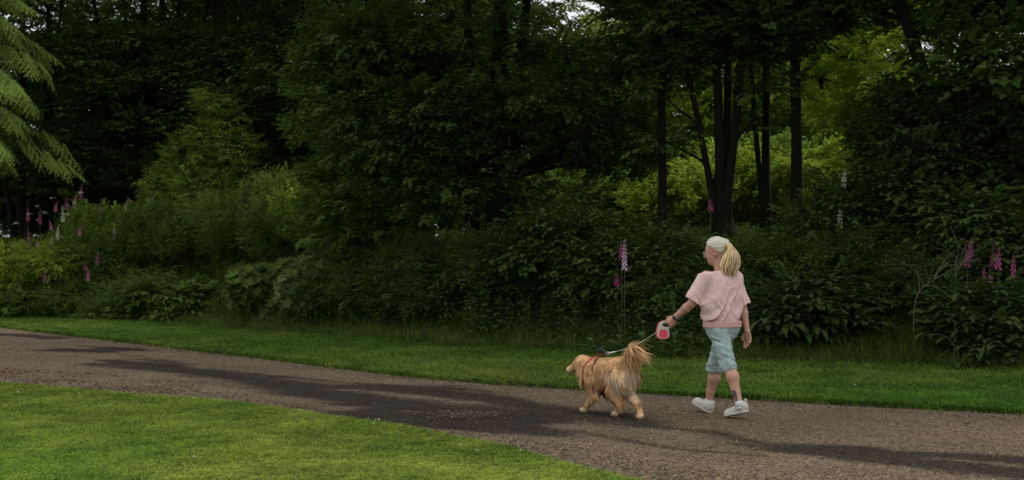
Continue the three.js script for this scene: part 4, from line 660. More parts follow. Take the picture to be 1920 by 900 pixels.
    const l = lg(j.hipL, j.kneeL, j.ankL, 0.06), r = lg(j.hipR, j.kneeR, j.ankR, 0.045); let d = Math.min(smin(pel, l, 0.05), smin(pel, r, 0.05)); d -= 0.007 * (0.5 - Math.abs(noise3(p.x * 16 + p.y * 6, p.y * 22, p.z * 16))); return smax(d, p.y - hemY - 0.02, 0.01);
  };
  const [plo, phi] = boxOf([j.hipL, j.hipR, j.kneeL, j.kneeR, V(j.pelvis.x, hemTop, j.pelvis.z)], 0.2);
  part('capri_trousers', isoMesh(trouser, plo, phi, 0.0065, blue.colour), clothMat(), t);
  // ---- socks and trainers
  function shoe(ank, heel, toe, upv) {
    const A = frameOf(toe.clone().sub(heel), upv), hP = (l, u, f) => heel.clone().addScaledVector(A[0], l).addScaledVector(A[1], u).addScaledVector(A[2], f), L = heel.distanceTo(toe);
    const g = p => { let d = ell(p, hP(0, 0.055, 0.035), A, 0.038, 0.055, 0.045); d = smin(d, cap(p, hP(0, 0.045, 0.05), hP(0, 0.032, L - 0.05), 0.038, 0.037), 0.03); d = smin(d, ell(p, hP(0, 0.028, L - 0.045), A, 0.043, 0.028, 0.05), 0.02); d = smin(d, cap(p, hP(0, 0.06, 0.055), ank.clone().addScaledVector(A[1], 0.005), 0.042, 0.043), 0.025); const q = p.clone().sub(heel); d = smax(d, 0.014 - q.dot(A[1]), 0.006); return smax(d, q.dot(A[1]) - 0.098, 0.008) - 0.002 * noise3(p.x * 70, p.y * 70, p.z * 70); };
    const sole = p => { const q = p.clone().sub(heel), f = q.dot(A[2]), l = q.dot(A[0]), u = q.dot(A[1]), w = 0.036 + 0.010 * sstep(0.08, 0.18, f) - 0.004 * sstep(0.05, 0.0, f), e = Math.hypot(Math.max(0, Math.abs(f - L / 2) - (L / 2 - w)) , 0), rr = Math.hypot(Math.max(0, e), Math.abs(l)) - w - 0.004; return smax(rr, Math.abs(u - 0.012) - 0.013, 0.006) + 0.0025 * (Math.sin(f * 260) > 0.2 && u < 0.003 ? 1 : 0); };
    const bx = boxOf([heel, toe, ank], 0.09), s = part('shoe', isoMesh(g, ...bx, 0.005, cloth(0.46, 0.44, 0.37, 0.22, 60).colour), new THREE.MeshPhysicalMaterial({ color: 0xffffff, vertexColors: true, roughness: 0.75 }), t);
    part('sole', isoMesh(sole, ...bx, 0.005, p => { const u = p.clone().sub(heel).dot(A[1]); return u < 0.003 ? [0.06, 0.05, 0.04] : [0.45, 0.43, 0.37]; }), new THREE.MeshPhysicalMaterial({ color: 0xffffff, vertexColors: true, roughness: 0.7 }), s);
    const loop = curve([hP(0, 0.085, -0.004), hP(0, 0.11, -0.014), hP(0, 0.118, 0.004), hP(0, 0.096, 0.012)], 10); part('heel_tab', tube(loop, () => 0.005, 6), std(0.55, 0.54, 0.48, 0.8), s);
    for (let i = 0; i < 4; i++) part('lace', tube([hP(-0.024, 0.075 - 0.008 * i, 0.095 + 0.02 * i), hP(0, 0.09 - 0.010 * i, 0.098 + 0.02 * i), hP(0.024, 0.075 - 0.008 * i, 0.095 + 0.02 * i)], () => 0.0035, 5), std(0.7, 0.69, 0.62, 0.9), s);
    part('sock', tube([ank.clone().addScaledVector(A[1], -0.03), ank.clone().addScaledVector(A[1], 0.02), ank.clone().lerp(ank.clone().addScaledVector(A[1], 0.06), 0.55)], () => 0.037, 14, false), std(0.62, 0.66, 0.74, 0.95, { side: THREE.DoubleSide }), t);
  }
  { const toe = V(J(1361, 786, 12.64).x, 0.008, J(1361, 786, 12.64).z), heel = J(1402, 773, 12.47); const f = toe.clone().sub(heel).setLength(0.245); shoe(j.ankL, toe.clone().sub(f), toe, V(0, 1, 0).addScaledVector(f, -0.2)); }
  { const heel = J(1333, 777, 12.97); heel.y = 0.0; const toe = J(1304, 757, 13.14), f = toe.clone().sub(heel).setLength(0.245); shoe(j.ankR, heel, heel.clone().add(f), V(0.1, 1, 0.15)); }
  // ---- hair: swept back into a pony tail
  const tie = hp(0, 0.055, -0.113), strandN = (p, k) => noise3(p.x * 90 + k, p.y * 90, p.z * 90);
  const hairField = p => {
    const q = p.clone().sub(hc), l = q.dot(H[0]), u = q.dot(H[1]), f = q.dot(H[2]); let d = ell(p, hp(0, 0.036, -0.02), H, 0.085, 0.098, 0.104);
    d = smin(d, tie.distanceTo(p) - 0.03, 0.04);
    const front = (f - 0.045) + 0.75 * Math.max(0, -(u - 0.045)), low = -(u + 0.045) + 0.35 * f * 0;    // hairline over the forehead and behind the ears
    d = smax(d, Math.max((f - 0.068) + 0.9 * (0.06 - u), (f + 0.01) * 0.8 + 0.9 * (0.022 - u), low), 0.012);
    const ang = Math.atan2(l, u - 0.02), rad = Math.hypot(f + 0.113, u - 0.055, l * 0.6);
    return d - 0.0035 * noise3(Math.atan2(u - 0.055, Math.abs(l) + 0.02) * 9, ang * 6, rad * 12) - 0.0015 * noise3(l * 120, u * 120, f * 30);
  };
  const hairMat = new THREE.MeshPhysicalMaterial({ color: 0xffffff, vertexColors: true, roughness: 0.5, specularIntensity: 0.7 });
  const hair = part('hair', isoMesh(hairField, ...boxOf([hc], 0.18), 0.004, p => { const q = p.clone().sub(hc), n = noise3(q.dot(H[0]) * 110, q.dot(H[1]) * 150, q.dot(H[2]) * 22), e = 1 + 0.28 * n; return [0.50 * e, 0.455 * e, 0.36 * e]; }), hairMat, t);
  {
    const r = rng(901), gs = [], tipC = J(1370, 514, 12.63), bulge = J(1374, 482, 12.66);
    for (let i = 0; i < 420; i++) {
      const o = inBall(r), a = tie.clone().addScaledVector(o, 0.016), b1 = J(1368, 463, 12.70).addScaledVector(inBall(r), 0.026), m = bulge.clone().add(V((o.x * 0.08 - 0.014), 0.03 * o.y, o.z * 0.05)), len = 0.72 + 0.4 * r(), e = bulge.clone().lerp(tipC, len).add(V(o.x * 0.085 - 0.022, 0.03 * (r() - 0.5), o.z * 0.04)), wob = 0.022;
      const pts = curve([a, b1, m, m.clone().lerp(e, 0.55).add(V(wob * (r() - 0.5) * 2.2, 0, wob * (r() - 0.5) * 2)), e], 12), w = 0.0045 + 0.003 * r(), g = tube(pts, s => w * (s < 0.1 ? 0.7 : 1 - 0.75 * Math.pow(s, 3)), 4, false), b = 0.4 + 0.75 * r(), ash = r();
      const c = [lerp(0.68, 0.56, ash) * b, lerp(0.46, 0.46, ash) * b, lerp(0.21, 0.29, ash) * b], n = g.attributes.position.count, ca = new Float32Array(n * 3); for (let k = 0; k < n; k++) ca.set(c, k * 3); g.setAttribute('color', new THREE.BufferAttribute(ca, 3)); gs.push(g);
    }
    kind(part('pony_tail', merged(gs), hairMat, hair), 'stuff');
    const ring = new THREE.TorusGeometry(0.019, 0.008, 8, 18); ring.applyMatrix4(new THREE.Matrix4().makeBasis(H[0], H[1], H[2])); ring.translate(tie.x + H[2].x * -0.02, tie.y, tie.z + H[2].z * -0.02); part('hair_tie', ring, std(0.5, 0.33, 0.3, 0.8), hair);
  }
  // ---- glasses, earring, watch, bracelet
  {
    const g = new THREE.Group(); g.name = 'glasses'; t.add(g); const gm = std(0.30, 0.26, 0.2, 0.4), rings = [];
    for (const s of [1, -1]) { const k = new THREE.TorusGeometry(0.023, 0.0022, 6, 20); k.applyMatrix4(new THREE.Matrix4().makeBasis(H[0], H[1], H[2])); const c = hp(s * 0.032, 0.0, 0.098); k.translate(c.x, c.y, c.z); part('lens_rim', k, gm, g); part('temple_arm', tube([hp(s * 0.056, 0.006, 0.095), hp(s * 0.08, 0.008, 0.06), hp(s * 0.083, 0.012, -0.005)], () => 0.0022, 5), gm, g); const disc = new THREE.CircleGeometry(0.022, 20); disc.applyMatrix4(new THREE.Matrix4().makeBasis(H[0], H[1], H[2])); disc.translate(c.x, c.y, c.z); part('lens', disc, new THREE.MeshPhysicalMaterial({ color: 0xffffff, roughness: 0.03, transmission: 1, thickness: 0, side: THREE.DoubleSide }), g); }
    part('bridge', tube([hp(-0.01, 0.004, 0.1), hp(0, 0.008, 0.104), hp(0.01, 0.004, 0.1)], () => 0.002, 5), gm, g);
    const ear = new THREE.TorusGeometry(0.010, 0.0018, 6, 16); ear.applyMatrix4(new THREE.Matrix4().makeBasis(H[2], H[1], H[0])); const ec = hp(0.08, -0.053, -0.010); ear.translate(ec.x, ec.y, ec.z); part('earring', ear, std(0.6, 0.55, 0.45, 0.3, { metalness: 0.8 }), t);
    const band = (wr, el, k, r0, tr, mat, name) => { const ax = el.clone().sub(wr).normalize(), q = new THREE.TorusGeometry(r0, tr, 8, 24); q.applyMatrix4(new THREE.Matrix4().makeRotationFromQuaternion(new THREE.Quaternion().setFromUnitVectors(V(0, 0, 1), ax))); const c = wr.clone().addScaledVector(ax, k); q.translate(c.x, c.y, c.z); return part(name, q, mat, t); };
    const strap = band(j.wrL, j.elL, 0.015, 0.0275, 0.0045, std(0.05, 0.045, 0.04, 0.6), 'watch'); const face = new THREE.CylinderGeometry(0.017, 0.017, 0.009, 18); const ax = j.elL.clone().sub(j.wrL).normalize(), out = V(0.15, 0.35, 0.93).addScaledVector(ax, -V(0.15, 0.35, 0.93).dot(ax)).normalize(); face.applyMatrix4(new THREE.Matrix4().makeRotationFromQuaternion(new THREE.Quaternion().setFromUnitVectors(V(0, 1, 0), out))); const fc = j.wrL.clone().addScaledVector(ax, 0.015).addScaledVector(out, 0.029); face.translate(fc.x, fc.y, fc.z); part('watch_face', face, std(0.04, 0.04, 0.045, 0.25), strap);
    band(j.wrL, j.elL, 0.032, 0.0285, 0.002, std(0.5, 0.42, 0.3, 0.35, { metalness: 0.7 }), 'bracelet'); band(j.wrR, j.elR, 0.0, 0.027, 0.0028, std(0.55, 0.52, 0.46, 0.35, { metalness: 0.7 }), 'bracelet');
  }
}
// ---------- the dog ----------
let CLIP;
{
  const d0 = 12.86, base = V(at(1150, 780, d0).x, 0.018, -d0), J = (px, py, d) => at(px, py, d).sub(base);
  const t = thing('dog', 'golden long-haired dog in a red harness walking ahead with raised plumed tail', 'dog', base);
  const fwd = V(-0.70, 0, -0.71), left = V(-0.71, 0, 0.70), up = V(0, 1, 0), A = [left, up, fwd];
  const j = {
    chest: J(1114, 704, 13.06), withers: J(1124, 690, 13.02), mid: J(1142, 700, 12.92), rump: J(1168, 694, 12.76), neck: J(1103, 690, 13.14), head: J(1092, 682, 13.19), stop: J(1081, 686, 13.21), nose: J(1065, 694, 13.25),
    lfS: J(1107, 712, 12.98), lfE: J(1113, 738, 12.97), lfW: J(1102, 758, 13.02), lfP: J(1096, 772, 13.06),
    rfS: J(1124, 710, 13.14), rfE: J(1140, 737, 13.06), rfW: J(1166, 757, 12.99), rfP: J(1163, 775, 13.0),
    lhH: J(1158, 706, 12.70), lhK: J(1146, 733, 12.76), lhA: J(1160, 758, 12.70), lhP: J(1156, 780, 12.76),
    rhH: J(1178, 706, 12.82), rhK: J(1174, 733, 12.80), rhA: J(1194, 757, 12.62), rhP: J(1202, 783, 12.57),
    t0: J(1175, 684, 12.70), t1: J(1179, 668, 12.65), t2: J(1183, 656, 12.61), t3: J(1190, 653, 12.57), t4: J(1197, 661, 12.54),
  };
  for (const k of ['lfP', 'rfP', 'lhP', 'rhP']) j[k].y = 0.022;
  const Hd = frameOf(j.nose.clone().sub(j.head), up), hp = (l, u, f) => j.head.clone().addScaledVector(Hd[0], l).addScaledVector(Hd[1], u).addScaledVector(Hd[2], f), HL = j.nose.distanceTo(j.head);
  const leg = (p, a, b, c, q, ra, rb, rc) => { let d = cap(p, a, b, ra, rb); d = smin(d, cap(p, b, c, rb, rc), 0.02); d = smin(d, cap(p, c, q, rc, 0.021), 0.015); d = smin(d, cap(p, q, q.clone().addScaledVector(fwd, 0.035), 0.024, 0.020), 0.015); return d; };
  const F0 = p => {
    let d = ell(p, j.chest, A, 0.115, 0.145, 0.15); d = smin(d, ell(p, j.mid, A, 0.113, 0.122, 0.2), 0.08); d = smin(d, ell(p, j.rump, A, 0.098, 0.108, 0.135), 0.07); d = smin(d, cap(p, j.withers, j.rump.clone().add(V(0, 0.035, 0)), 0.075, 0.075), 0.06);
    d = smin(d, cap(p, j.neck, j.chest.clone().add(V(0, 0.02, 0)), 0.095, 0.12), 0.06); d = smin(d, cap(p, j.head, j.neck, 0.072, 0.088), 0.04);
    d = smin(d, ell(p, hp(0, 0.012, 0.0), Hd, 0.066, 0.066, 0.075), 0.03); d = smin(d, cap(p, j.stop, j.nose.clone().addScaledVector(Hd[2], -0.015), 0.042, 0.030), 0.03); d = smin(d, cap(p, hp(0, -0.045, 0.06), hp(0, -0.028, HL - 0.025), 0.022, 0.016), 0.015);
    d = smin(d, leg(p, j.lfS, j.lfE, j.lfW, j.lfP, 0.07, 0.042, 0.027), 0.05); d = smin(d, leg(p, j.rfS, j.rfE, j.rfW, j.rfP, 0.07, 0.042, 0.027), 0.05);
    d = smin(d, leg(p, j.lhH, j.lhK, j.lhA, j.lhP, 0.078, 0.05, 0.026), 0.05); d = smin(d, leg(p, j.rhH, j.rhK, j.rhA, j.rhP, 0.078, 0.05, 0.026), 0.05);
    d = smin(d, cap(p, j.t0, j.t1, 0.034, 0.026), 0.03); d = smin(d, cap(p, j.t1, j.t2, 0.026, 0.022), 0.02); d = smin(d, cap(p, j.t2, j.t3, 0.022, 0.018), 0.02); d = smin(d, cap(p, j.t3, j.t4, 0.018, 0.012), 0.02);
    for (const s of [1, -1]) d = smin(d, ell(p, hp(s * 0.09, -0.026, -0.022), Hd, 0.02, 0.066, 0.036), 0.006);
    return d;
  };
  // coat colours in patches: cream on the hind quarters, chest and underside of the tail, rust on ears and legs' front
  const near = (p, q, r) => sstep(r, r * 0.35, p.distanceTo(q));
  const coat = p => {
    const n = fbm(p.x * 9, p.y * 9, p.z * 9, 4), m = fbm(p.x * 40, p.y * 40, p.z * 40, 2); let cream = 0;
    cream = Math.max(cream, near(p, j.rhH.clone().add(V(0.07, -0.07, 0.08)), 0.2), 0.9 * near(p, j.t0.clone().add(V(0.05, -0.06, 0.04)), 0.14), 0.8 * near(p, j.chest.clone().addScaledVector(fwd, 0.13).add(V(0, -0.05, 0)), 0.15), 0.6 * near(p, j.lhH.clone().add(V(-0.03, -0.01, 0.04)), 0.12), 0.55 * near(p, j.nose, 0.07), 0.55 * sstep(0.12, 0.0, p.y));
    cream = clamp(cream + 0.4 * n); const rust = clamp(Math.max(near(p, hp(0.092, -0.03, -0.022), 0.07), near(p, hp(-0.092, -0.03, -0.022), 0.07), 0.7 * near(p, j.rhK.clone().add(V(0.03, -0.02, 0.03)), 0.1), 0.5 * near(p, j.withers, 0.25)) * (0.7 + n) - cream * 0.3);
    const e = 1 + 0.22 * m, g = [0.64, 0.375, 0.17], c = [0.72, 0.58, 0.40], u = [0.45, 0.20, 0.07]; return [0, 1, 2].map(k => lerp(lerp(g[k], c[k], cream), u[k], rust) * e);
  };
  const gBody = isoMesh(F0, ...boxOf(Object.values(j), 0.17), 0.007, p => coat(p));
  const furMat = new THREE.MeshPhysicalMaterial({ color: 0xffffff, vertexColors: true, roughness: 0.75, specularIntensity: 0.5, side: THREE.DoubleSide });
  part('body', gBody, furMat, t);
  // fur: tapering locks combed back and down
  const furN = [], gb = new GB(), r = rng(951), P = gBody.attributes.position, N = gBody.attributes.normal, I = gBody.index.array, areas = []; let total = 0; const a = V(0, 0, 0), b = V(0, 0, 0), c = V(0, 0, 0);
  for (let i = 0; i < I.length; i += 3) { a.fromBufferAttribute(P, I[i]); b.fromBufferAttribute(P, I[i + 1]); c.fromBufferAttribute(P, I[i + 2]); total += V(0, 0, 0).crossVectors(b.sub(a), c.sub(a)).length() / 2; areas.push(total); }
  const onTail = p => Math.min(cap(p, j.t0, j.t1, 0.03, 0.03), cap(p, j.t1, j.t2, 0.03, 0.03), cap(p, j.t2, j.t3, 0.03, 0.03), cap(p, j.t3, j.t4, 0.03, 0.03)) < 0.012 && p.y > j.t0.y - 0.01;
  const low = p => sstep(0.30, 0.16, p.y);
  for (let n = 0; n < 26000; n++) {
    const s = r() * total; let lo = 0, hi = areas.length - 1; while (lo < hi) { const m = (lo + hi) >> 1; areas[m] < s ? lo = m + 1 : hi = m; }
    let u = r(), v = r(); if (u + v > 1) { u = 1 - u; v = 1 - v; } const q = lo * 3, p = V(0, 0, 0), nn = V(0, 0, 0); for (const [k, w] of [[0, 1 - u - v], [1, u], [2, v]]) { a.fromBufferAttribute(P, I[q + k]); p.addScaledVector(a, w); a.fromBufferAttribute(N, I[q + k]); nn.addScaledVector(a, w); } nn.normalize();
    let len = 0.035, dir = V(0, 0, 0).addScaledVector(fwd, -0.7).add(V(0, -0.45, 0)), lift = 0.3, wid = 0.006;
    const headD = p.distanceTo(j.head), along = p.clone().sub(j.mid).dot(fwd);
    if (headD < 0.13 || p.clone().sub(j.head).dot(Hd[2]) > 0) { len = 0.016; lift = 0.2; if (p.distanceTo(hp(0.092, -0.03, -0.022)) < 0.075 || p.distanceTo(hp(-0.092, -0.03, -0.022)) < 0.075) { len = 0.035; dir.set(0, -1, 0).addScaledVector(fwd, -0.2); } if (p.distanceTo(j.nose) < 0.05) len = 0.006; }
    else if (onTail(p)) { const h = clamp((p.y - j.t0.y) / 0.15); len = 0.11 + 0.06 * r(); dir = V(0.42, -0.95 + 0.3 * h, 0.2).add(V(0.25 * (r() - 0.5), 0, 0.25 * (r() - 0.5))); lift = 0.35; if (nn.x < -0.3 && r() < 0.6) { len *= 0.35; dir = V(-0.1, 0.8, 0.1); } wid = 0.0065; }
    else if (p.y < 0.085) { len = 0.012; dir.set(0, -1, 0); lift = 0.15; }
    else if (low(p) > 0.05) { const backSide = nn.dot(fwd) < -0.15; len = lerp(0.02, backSide ? 0.07 : 0.03, low(p)) * (p.y < 0.16 ? 0.6 : 1); dir = V(0, -0.9, 0).addScaledVector(fwd, -0.45); lift = 0.25; if (nn.y < -0.3) len = 0.045; }
    else { if (nn.y < -0.35) { len = 0.05; dir = V(0, -1, 0).addScaledVector(fwd, -0.35); } if (along > 0.1) { len = 0.055; lift = 0.35; if (nn.dot(fwd) > 0.2) { len = 0.07; dir.set(0, -1, 0); } } if (along < -0.16 && p.y < j.t0.y - 0.03) { len = 0.085 + 0.05 * r(); dir = V(0.1, -1, 0.1); lift = 0.4; wid = 0.0065; } if (nn.y > 0.6) lift = 0.12; }
    const sw = V(noise3(p.x * 14, p.y * 14, p.z * 14), noise3(p.x * 14 + 9, p.y * 14, p.z * 14), noise3(p.x * 14, p.y * 14 + 9, p.z * 14)).multiplyScalar(0.55);
    dir.add(sw); dir.addScaledVector(nn, -dir.dot(nn)).normalize().addScaledVector(nn, lift + 0.15 * r()).normalize(); len *= 0.7 + 0.6 * r();
    const e1 = p.clone().addScaledVector(dir, len * 0.5), e2 = p.clone().addScaledVector(dir, len * 0.95).addScaledVector(nn, -lift * len * 0.3).add(V(0, -len * 0.15, 0)), sd = V(0, 0, 0).crossVectors(dir, nn).normalize().multiplyScalar(wid * (0.6 + 0.6 * r()) * Math.min(1, len / 0.03 + 0.3) / 2);
    const shade = 0.62 + 0.62 * r() + 0.4 * noise3(p.x * 45, p.y * 45, p.z * 45), col = coat(p).map(x => x * shade); const bs = p.clone().addScaledVector(nn, -0.004), A0 = bs.clone().add(sd), A1 = bs.clone().sub(sd), B0 = e1.clone().addScaledVector(sd, 0.85), B1 = e1.clone().addScaledVector(sd, -0.85);
    const out3 = (x, y, z) => { const g = V(0, 0, 0).crossVectors(y.clone().sub(x), z.clone().sub(x)); g.dot(nn) > 0 ? gb.tri(x, y, z, col) : gb.tri(x, z, y, col); }; out3(A0, A1, B0); out3(A1, B1, B0); out3(B0, B1, e2); for (let k = 0; k < 9; k++) furN.push(nn.x, nn.y, nn.z);
  }
  const gFur = gb.build(); gFur.setAttribute('normal', new THREE.Float32BufferAttribute(furN, 3)); kind(part('fur', gFur, furMat, t), 'stuff');
  // nose, eyes, mouth, claws
  const dark = std(0.02, 0.017, 0.016, 0.35), sph = (c, rx, ry, rz, fr) => { const g = new THREE.SphereGeometry(1, 16, 12); g.scale(rx, ry, rz); g.applyMatrix4(new THREE.Matrix4().makeBasis(...fr)); g.translate(c.x, c.y, c.z); return g; };
  part('nose', sph(j.nose.clone().addScaledVector(Hd[1], 0.008).addScaledVector(Hd[2], 0.008), 0.018, 0.014, 0.014, Hd), dark, t);
  for (const s of [1, -1]) part('eye', sph(hp(s * 0.034, 0.022, 0.066), 0.010, 0.010, 0.010, Hd), dark, t);
  part('mouth', tube([hp(0.036, -0.032, 0.075), hp(0.031, -0.028, HL - 0.04), hp(0, -0.022, HL + 0.004), hp(-0.027, -0.026, HL - 0.04)], () => 0.006, 6), dark, t);
  { const pads = [j.rhP, j.lhP]; for (const q of pads) part('paw_pad', sph(q.clone().addScaledVector(fwd, -0.020).add(V(0, -0.004, 0)), 0.016, 0.014, 0.008, A), std(0.035, 0.027, 0.022, 0.7), t); }
  // harness: straps that follow the coat
  const hs = new THREE.Group(); hs.name = 'harness'; hs.userData.label = 'red and black chest harness'; t.add(hs);
  const red = std(0.30, 0.018, 0.02, 0.75), blk = std(0.03, 0.03, 0.04, 0.7);
  const march = (o, dir, off) => { let s = 0.3; for (let k = 0; k < 40; k++) { const d = F0(o.clone().addScaledVector(dir, s)); s -= d - off; if (Math.abs(d - off) < 0.001) break; } return o.clone().addScaledVector(dir, Math.max(0.03, s)); };
  const ring = (c, ax, off) => { const u = V(0, 0, 0).crossVectors(ax, left).normalize(), w = V(0, 0, 0).crossVectors(u, ax).normalize(), pts = []; for (let i = 0; i <= 40; i++) { const q = i / 40 * Math.PI * 2; pts.push(march(c, u.clone().multiplyScalar(Math.cos(q)).addScaledVector(w, Math.sin(q)), off)); } return pts; };
  const flat = (pts, axis, hw) => { const g = new GB(); for (let i = 0; i < pts.length - 1; i++) { const o = axis.clone().multiplyScalar(hw), p0 = pts[i].clone().add(o), p1 = pts[i].clone().sub(o), q0 = pts[i + 1].clone().add(o), q1 = pts[i + 1].clone().sub(o), lift = V(0, 0.003, 0); g.tri(p0, p1, q0); g.tri(p1, q1, q0); g.tri(p0.clone().add(lift), q0.clone().add(lift), p1.clone().add(lift)); g.tri(p1.clone().add(lift), q0.clone().add(lift), q1.clone().add(lift)); } return g.build(); };
  const c1 = j.withers.clone().lerp(j.mid, 0.25).add(V(0, -0.03, 0));
  part('girth_strap', flat(ring(c1, fwd, 0.012), fwd, 0.010), blk, hs); const c2 = j.neck.clone().lerp(j.chest, 0.45), ax2 = fwd.clone().add(V(0, 0.6, 0)).normalize(); part('chest_strap', flat(ring(c2, ax2, 0.008), ax2, 0.009), red, hs);
  const b0 = march(c1, up, 0.03), b1 = march(c2, V(0, 1, 0).addScaledVector(fwd, -0.2).normalize(), 0.03), bb = [b1, b1.clone().lerp(b0, 0.5).add(V(0, 0.006, 0)), b0, b0.clone().addScaledVector(fwd, -0.07)]; part('back_strap', flat(curve(bb, 12), left, 0.014), red, hs);
  part('handle_loop', tube(curve([b1.clone().lerp(b0, 0.45), b1.clone().lerp(b0, 0.55).add(V(0, 0.045, 0)), b0.clone().add(V(0, 0.05, 0)), b0.clone().addScaledVector(fwd, -0.05).add(V(0, 0.005, 0))], 14), () => 0.008, 7), blk, hs);
  { const g = flat(ring(c1, fwd, 0.014), fwd, 0.004); part('girth_trim', g, red, hs); }
  const dring = new THREE.TorusGeometry(0.014, 0.003, 6, 16); CLIP = b0.clone().addScaledVector(fwd, -0.075).add(V(0, 0.016, 0)); dring.translate(CLIP.x, CLIP.y, CLIP.z); part('leash_ring', dring, std(0.5, 0.5, 0.5, 0.3, { metalness: 0.9 }), hs); CLIP.add(base);
}
// ---------- the retractable leash, held in the left hand ----------
{
  const base = at(1243, 622, 12.86), t = thing('retractable_leash', 'red and white retractable leash stretched from the hand to the dog harness', 'leash', base);
  // its flat face is turned to the camera; e1 to the right, e2 up
  const zf = V(0.18, 0.12, 0.97).normalize(), e1 = V(0, 0, 0).crossVectors(V(0, 1, 0), zf).normalize(), e2 = V(0, 0, 0).crossVectors(zf, e1), M = new THREE.Matrix4().makeBasis(e1, e2, zf);
  const outline = (s, top) => { const p = new THREE.Shape(); p.moveTo(-0.058 * s, -0.035 * s); p.bezierCurveTo(-0.058 * s, -0.08 * s, 0.058 * s, -0.08 * s, 0.058 * s, -0.03 * s); p.bezierCurveTo(0.06 * s, 0.0, 0.052 * s, 0.02, 0.05 * s, 0.03 * s); if (top) { p.bezierCurveTo(0.095, 0.04, 0.115, 0.075, 0.098, 0.088); p.bezierCurveTo(0.07, 0.105, 0.0, 0.098, -0.012, 0.09); } p.bezierCurveTo(-0.04 * s, 0.08 * s, -0.058 * s, 0.02 * s, -0.058 * s, -0.035 * s); return p; };
  const ext = (sh, depth, z, bevel) => { const g = new THREE.ExtrudeGeometry(sh, { depth, bevelEnabled: true, bevelSize: bevel, bevelThickness: bevel, bevelSegments: 2, curveSegments: 14 }); g.translate(0, 0, z); g.applyMatrix4(M); return g; };
  const whole = outline(1, true), hole = new THREE.Path(); hole.moveTo(-0.004, 0.072); hole.bezierCurveTo(0.02, 0.086, 0.075, 0.09, 0.086, 0.078); hole.bezierCurveTo(0.092, 0.06, 0.07, 0.044, 0.05, 0.042); hole.bezierCurveTo(0.02, 0.036, -0.02, 0.045, -0.004, 0.072); whole.holes.push(hole);
  part('housing', ext(whole, 0.018, -0.022, 0.005), std(0.55, 0.03, 0.05, 0.45), t);
  const frame = outline(0.93, true); const h2 = new THREE.Path(); h2.absarc(0, -0.022, 0.045, 0, Math.PI * 2, true); frame.holes.push(h2, hole); part('frame', ext(frame, 0.006, 0.004, 0.003), std(0.42, 0.38, 0.35, 0.5), t);
  const disc = new THREE.CylinderGeometry(0.041, 0.043, 0.016, 32); disc.rotateX(Math.PI / 2); disc.translate(0, -0.022, 0.006); disc.applyMatrix4(M); part('disc', disc, std(0.6, 0.025, 0.055, 0.4), t);
  const a = V(-0.052, 0.0, 0).applyMatrix4(M), e = CLIP.clone().sub(base), pts = []; for (let i = 0; i <= 20; i++) { const s = i / 20, p = a.clone().lerp(e, s); p.y -= 0.03 * 4 * s * (1 - s); pts.push(p); }
  part('cord', tube(pts, () => 0.0032, 6), std(0.32, 0.34, 0.27, 0.8), t);
  const clip = pts.slice(-4); part('clip', tube(clip, s => 0.0075 * (1 - 0.35 * Math.abs(s - 0.4)), 8), std(0.55, 0.55, 0.55, 0.3, { metalness: 0.85 }), t);
}
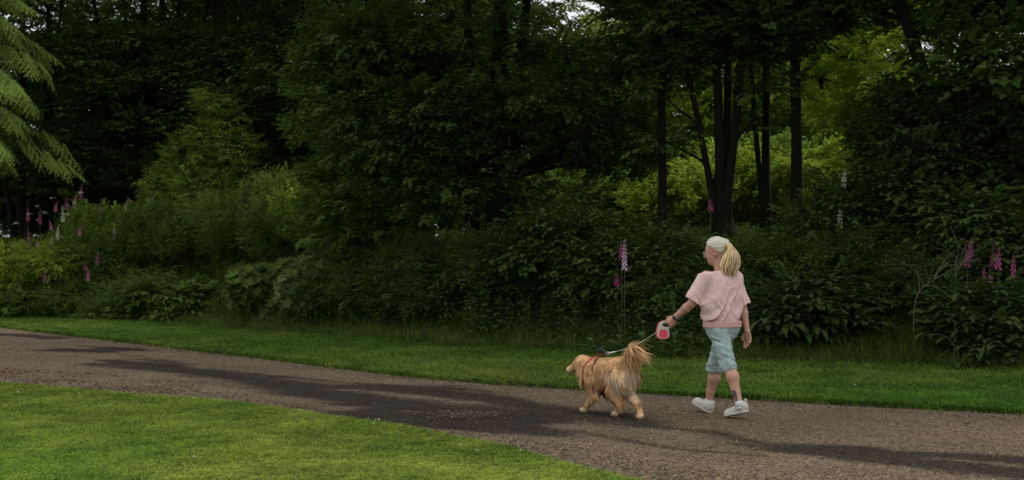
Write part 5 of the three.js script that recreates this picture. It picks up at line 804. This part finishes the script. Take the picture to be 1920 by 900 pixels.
// ---------- small things on path and grass ----------
{
  const r = rng(981), leafM = std(0.09, 0.045, 0.022, 0.9, { side: THREE.DoubleSide }), pale = std(0.28, 0.24, 0.13, 0.9, { side: THREE.DoubleSide });
  const fallen = (px, py, size, mat, label) => { const d = F * EYE / (py - HORIZON), p = at(px, py, d); p.y = 0.03; const gb = new GB(); leaf(gb, V(-size / 2, 0, 0), V(1, 0.1, 0), V(0, 1, 0), size, size * 0.6, 0.2, -0.15, true); leaf(gb, V(-size / 3, 0.004, size * 0.1), V(0.6, 0.2, 0.7), V(0, 1, 0), size * 0.7, size * 0.4, 0.2, -0.1, true); const m = part(numbered('fallen_leaf'), gb.build(), mat, scene); m.position.copy(p); m.rotation.y = r() * 6; tag(m, label, 'leaf', 'fallen leaves on the path'); };
  fallen(1326, 789, 0.07, pale, 'pale dry leaf on the gravel between the walker\'s feet'); fallen(1815, 803, 0.06, leafM, 'dark brown curled leaf on the gravel at the right'); fallen(1000, 819, 0.05, leafM, 'brown leaf on the gravel near the lawn tip'); fallen(140, 693, 0.06, leafM, 'dark clod-like leaf on the gravel at the far left');
  fallen(101, 718, 0.06, leafM, 'brown leaf at the lawn edge on the far left'); fallen(130, 720, 0.08, leafM, 'larger brown leaf lying along the lawn edge on the left'); fallen(1395, 751, 0.05, leafM, 'brown leaf behind the walker\'s near heel'); fallen(920, 741, 0.05, leafM, 'brown leaf on the far half of the path left of the dog');
  // reddish twig and bud litter at the left of the path
  const m = [], c = [], g = new THREE.BoxGeometry(1, 0.25, 0.3); let n = 0; while (n < 900) { const px = 380 * Math.pow(r(), 1.3), py = lerp(700, 735, r()) + px * 0.06 - 8, d = F * EYE / (py - HORIZON), x = (px - 960) / F * d; n++; if (!inPath(x, d) || fbm(x * 2.5, d * 2.5, 61, 3) < 0.02) continue; const a = r() * 6.28; pushMatrix(m, V(x, 0.024, -d), V(Math.cos(a), 0.05, Math.sin(a)).normalize(), V(0, 1, 0), 0.012 + 0.025 * r()); const b = 0.6 + 0.8 * r(); c.push(0.10 * b, 0.042 * b, 0.022 * b); }
  tag(copies('litter', g, std(1, 1, 1, 0.9), m, c, scene), 'reddish bud scales and twig litter on the left of the path');
  // white clover heads in the grass
  const wm = [], wc = []; n = 0; while (n < 22) { const d = 9 + 14 * r(), x = (r() * 2 - 1) * 0.38 * d; if (inPath(x, d) || behindEdge(x, d) > -0.3) continue; n++; pushMatrix(wm, V(x, 0.045 + 0.01 * r(), -d), V(1, 0, 0), V(0, 1, 0), 0.005 + 0.004 * r()); const b = 0.7 + 0.3 * r(); wc.push(0.6 * b, 0.58 * b, 0.48 * b); }
  tag(copies('clover', new THREE.IcosahedronGeometry(1, 1), std(1, 1, 1, 0.9), wm, wc, scene), 'tiny white clover heads dotted through the grass');
}
renderer.render(scene, camera);
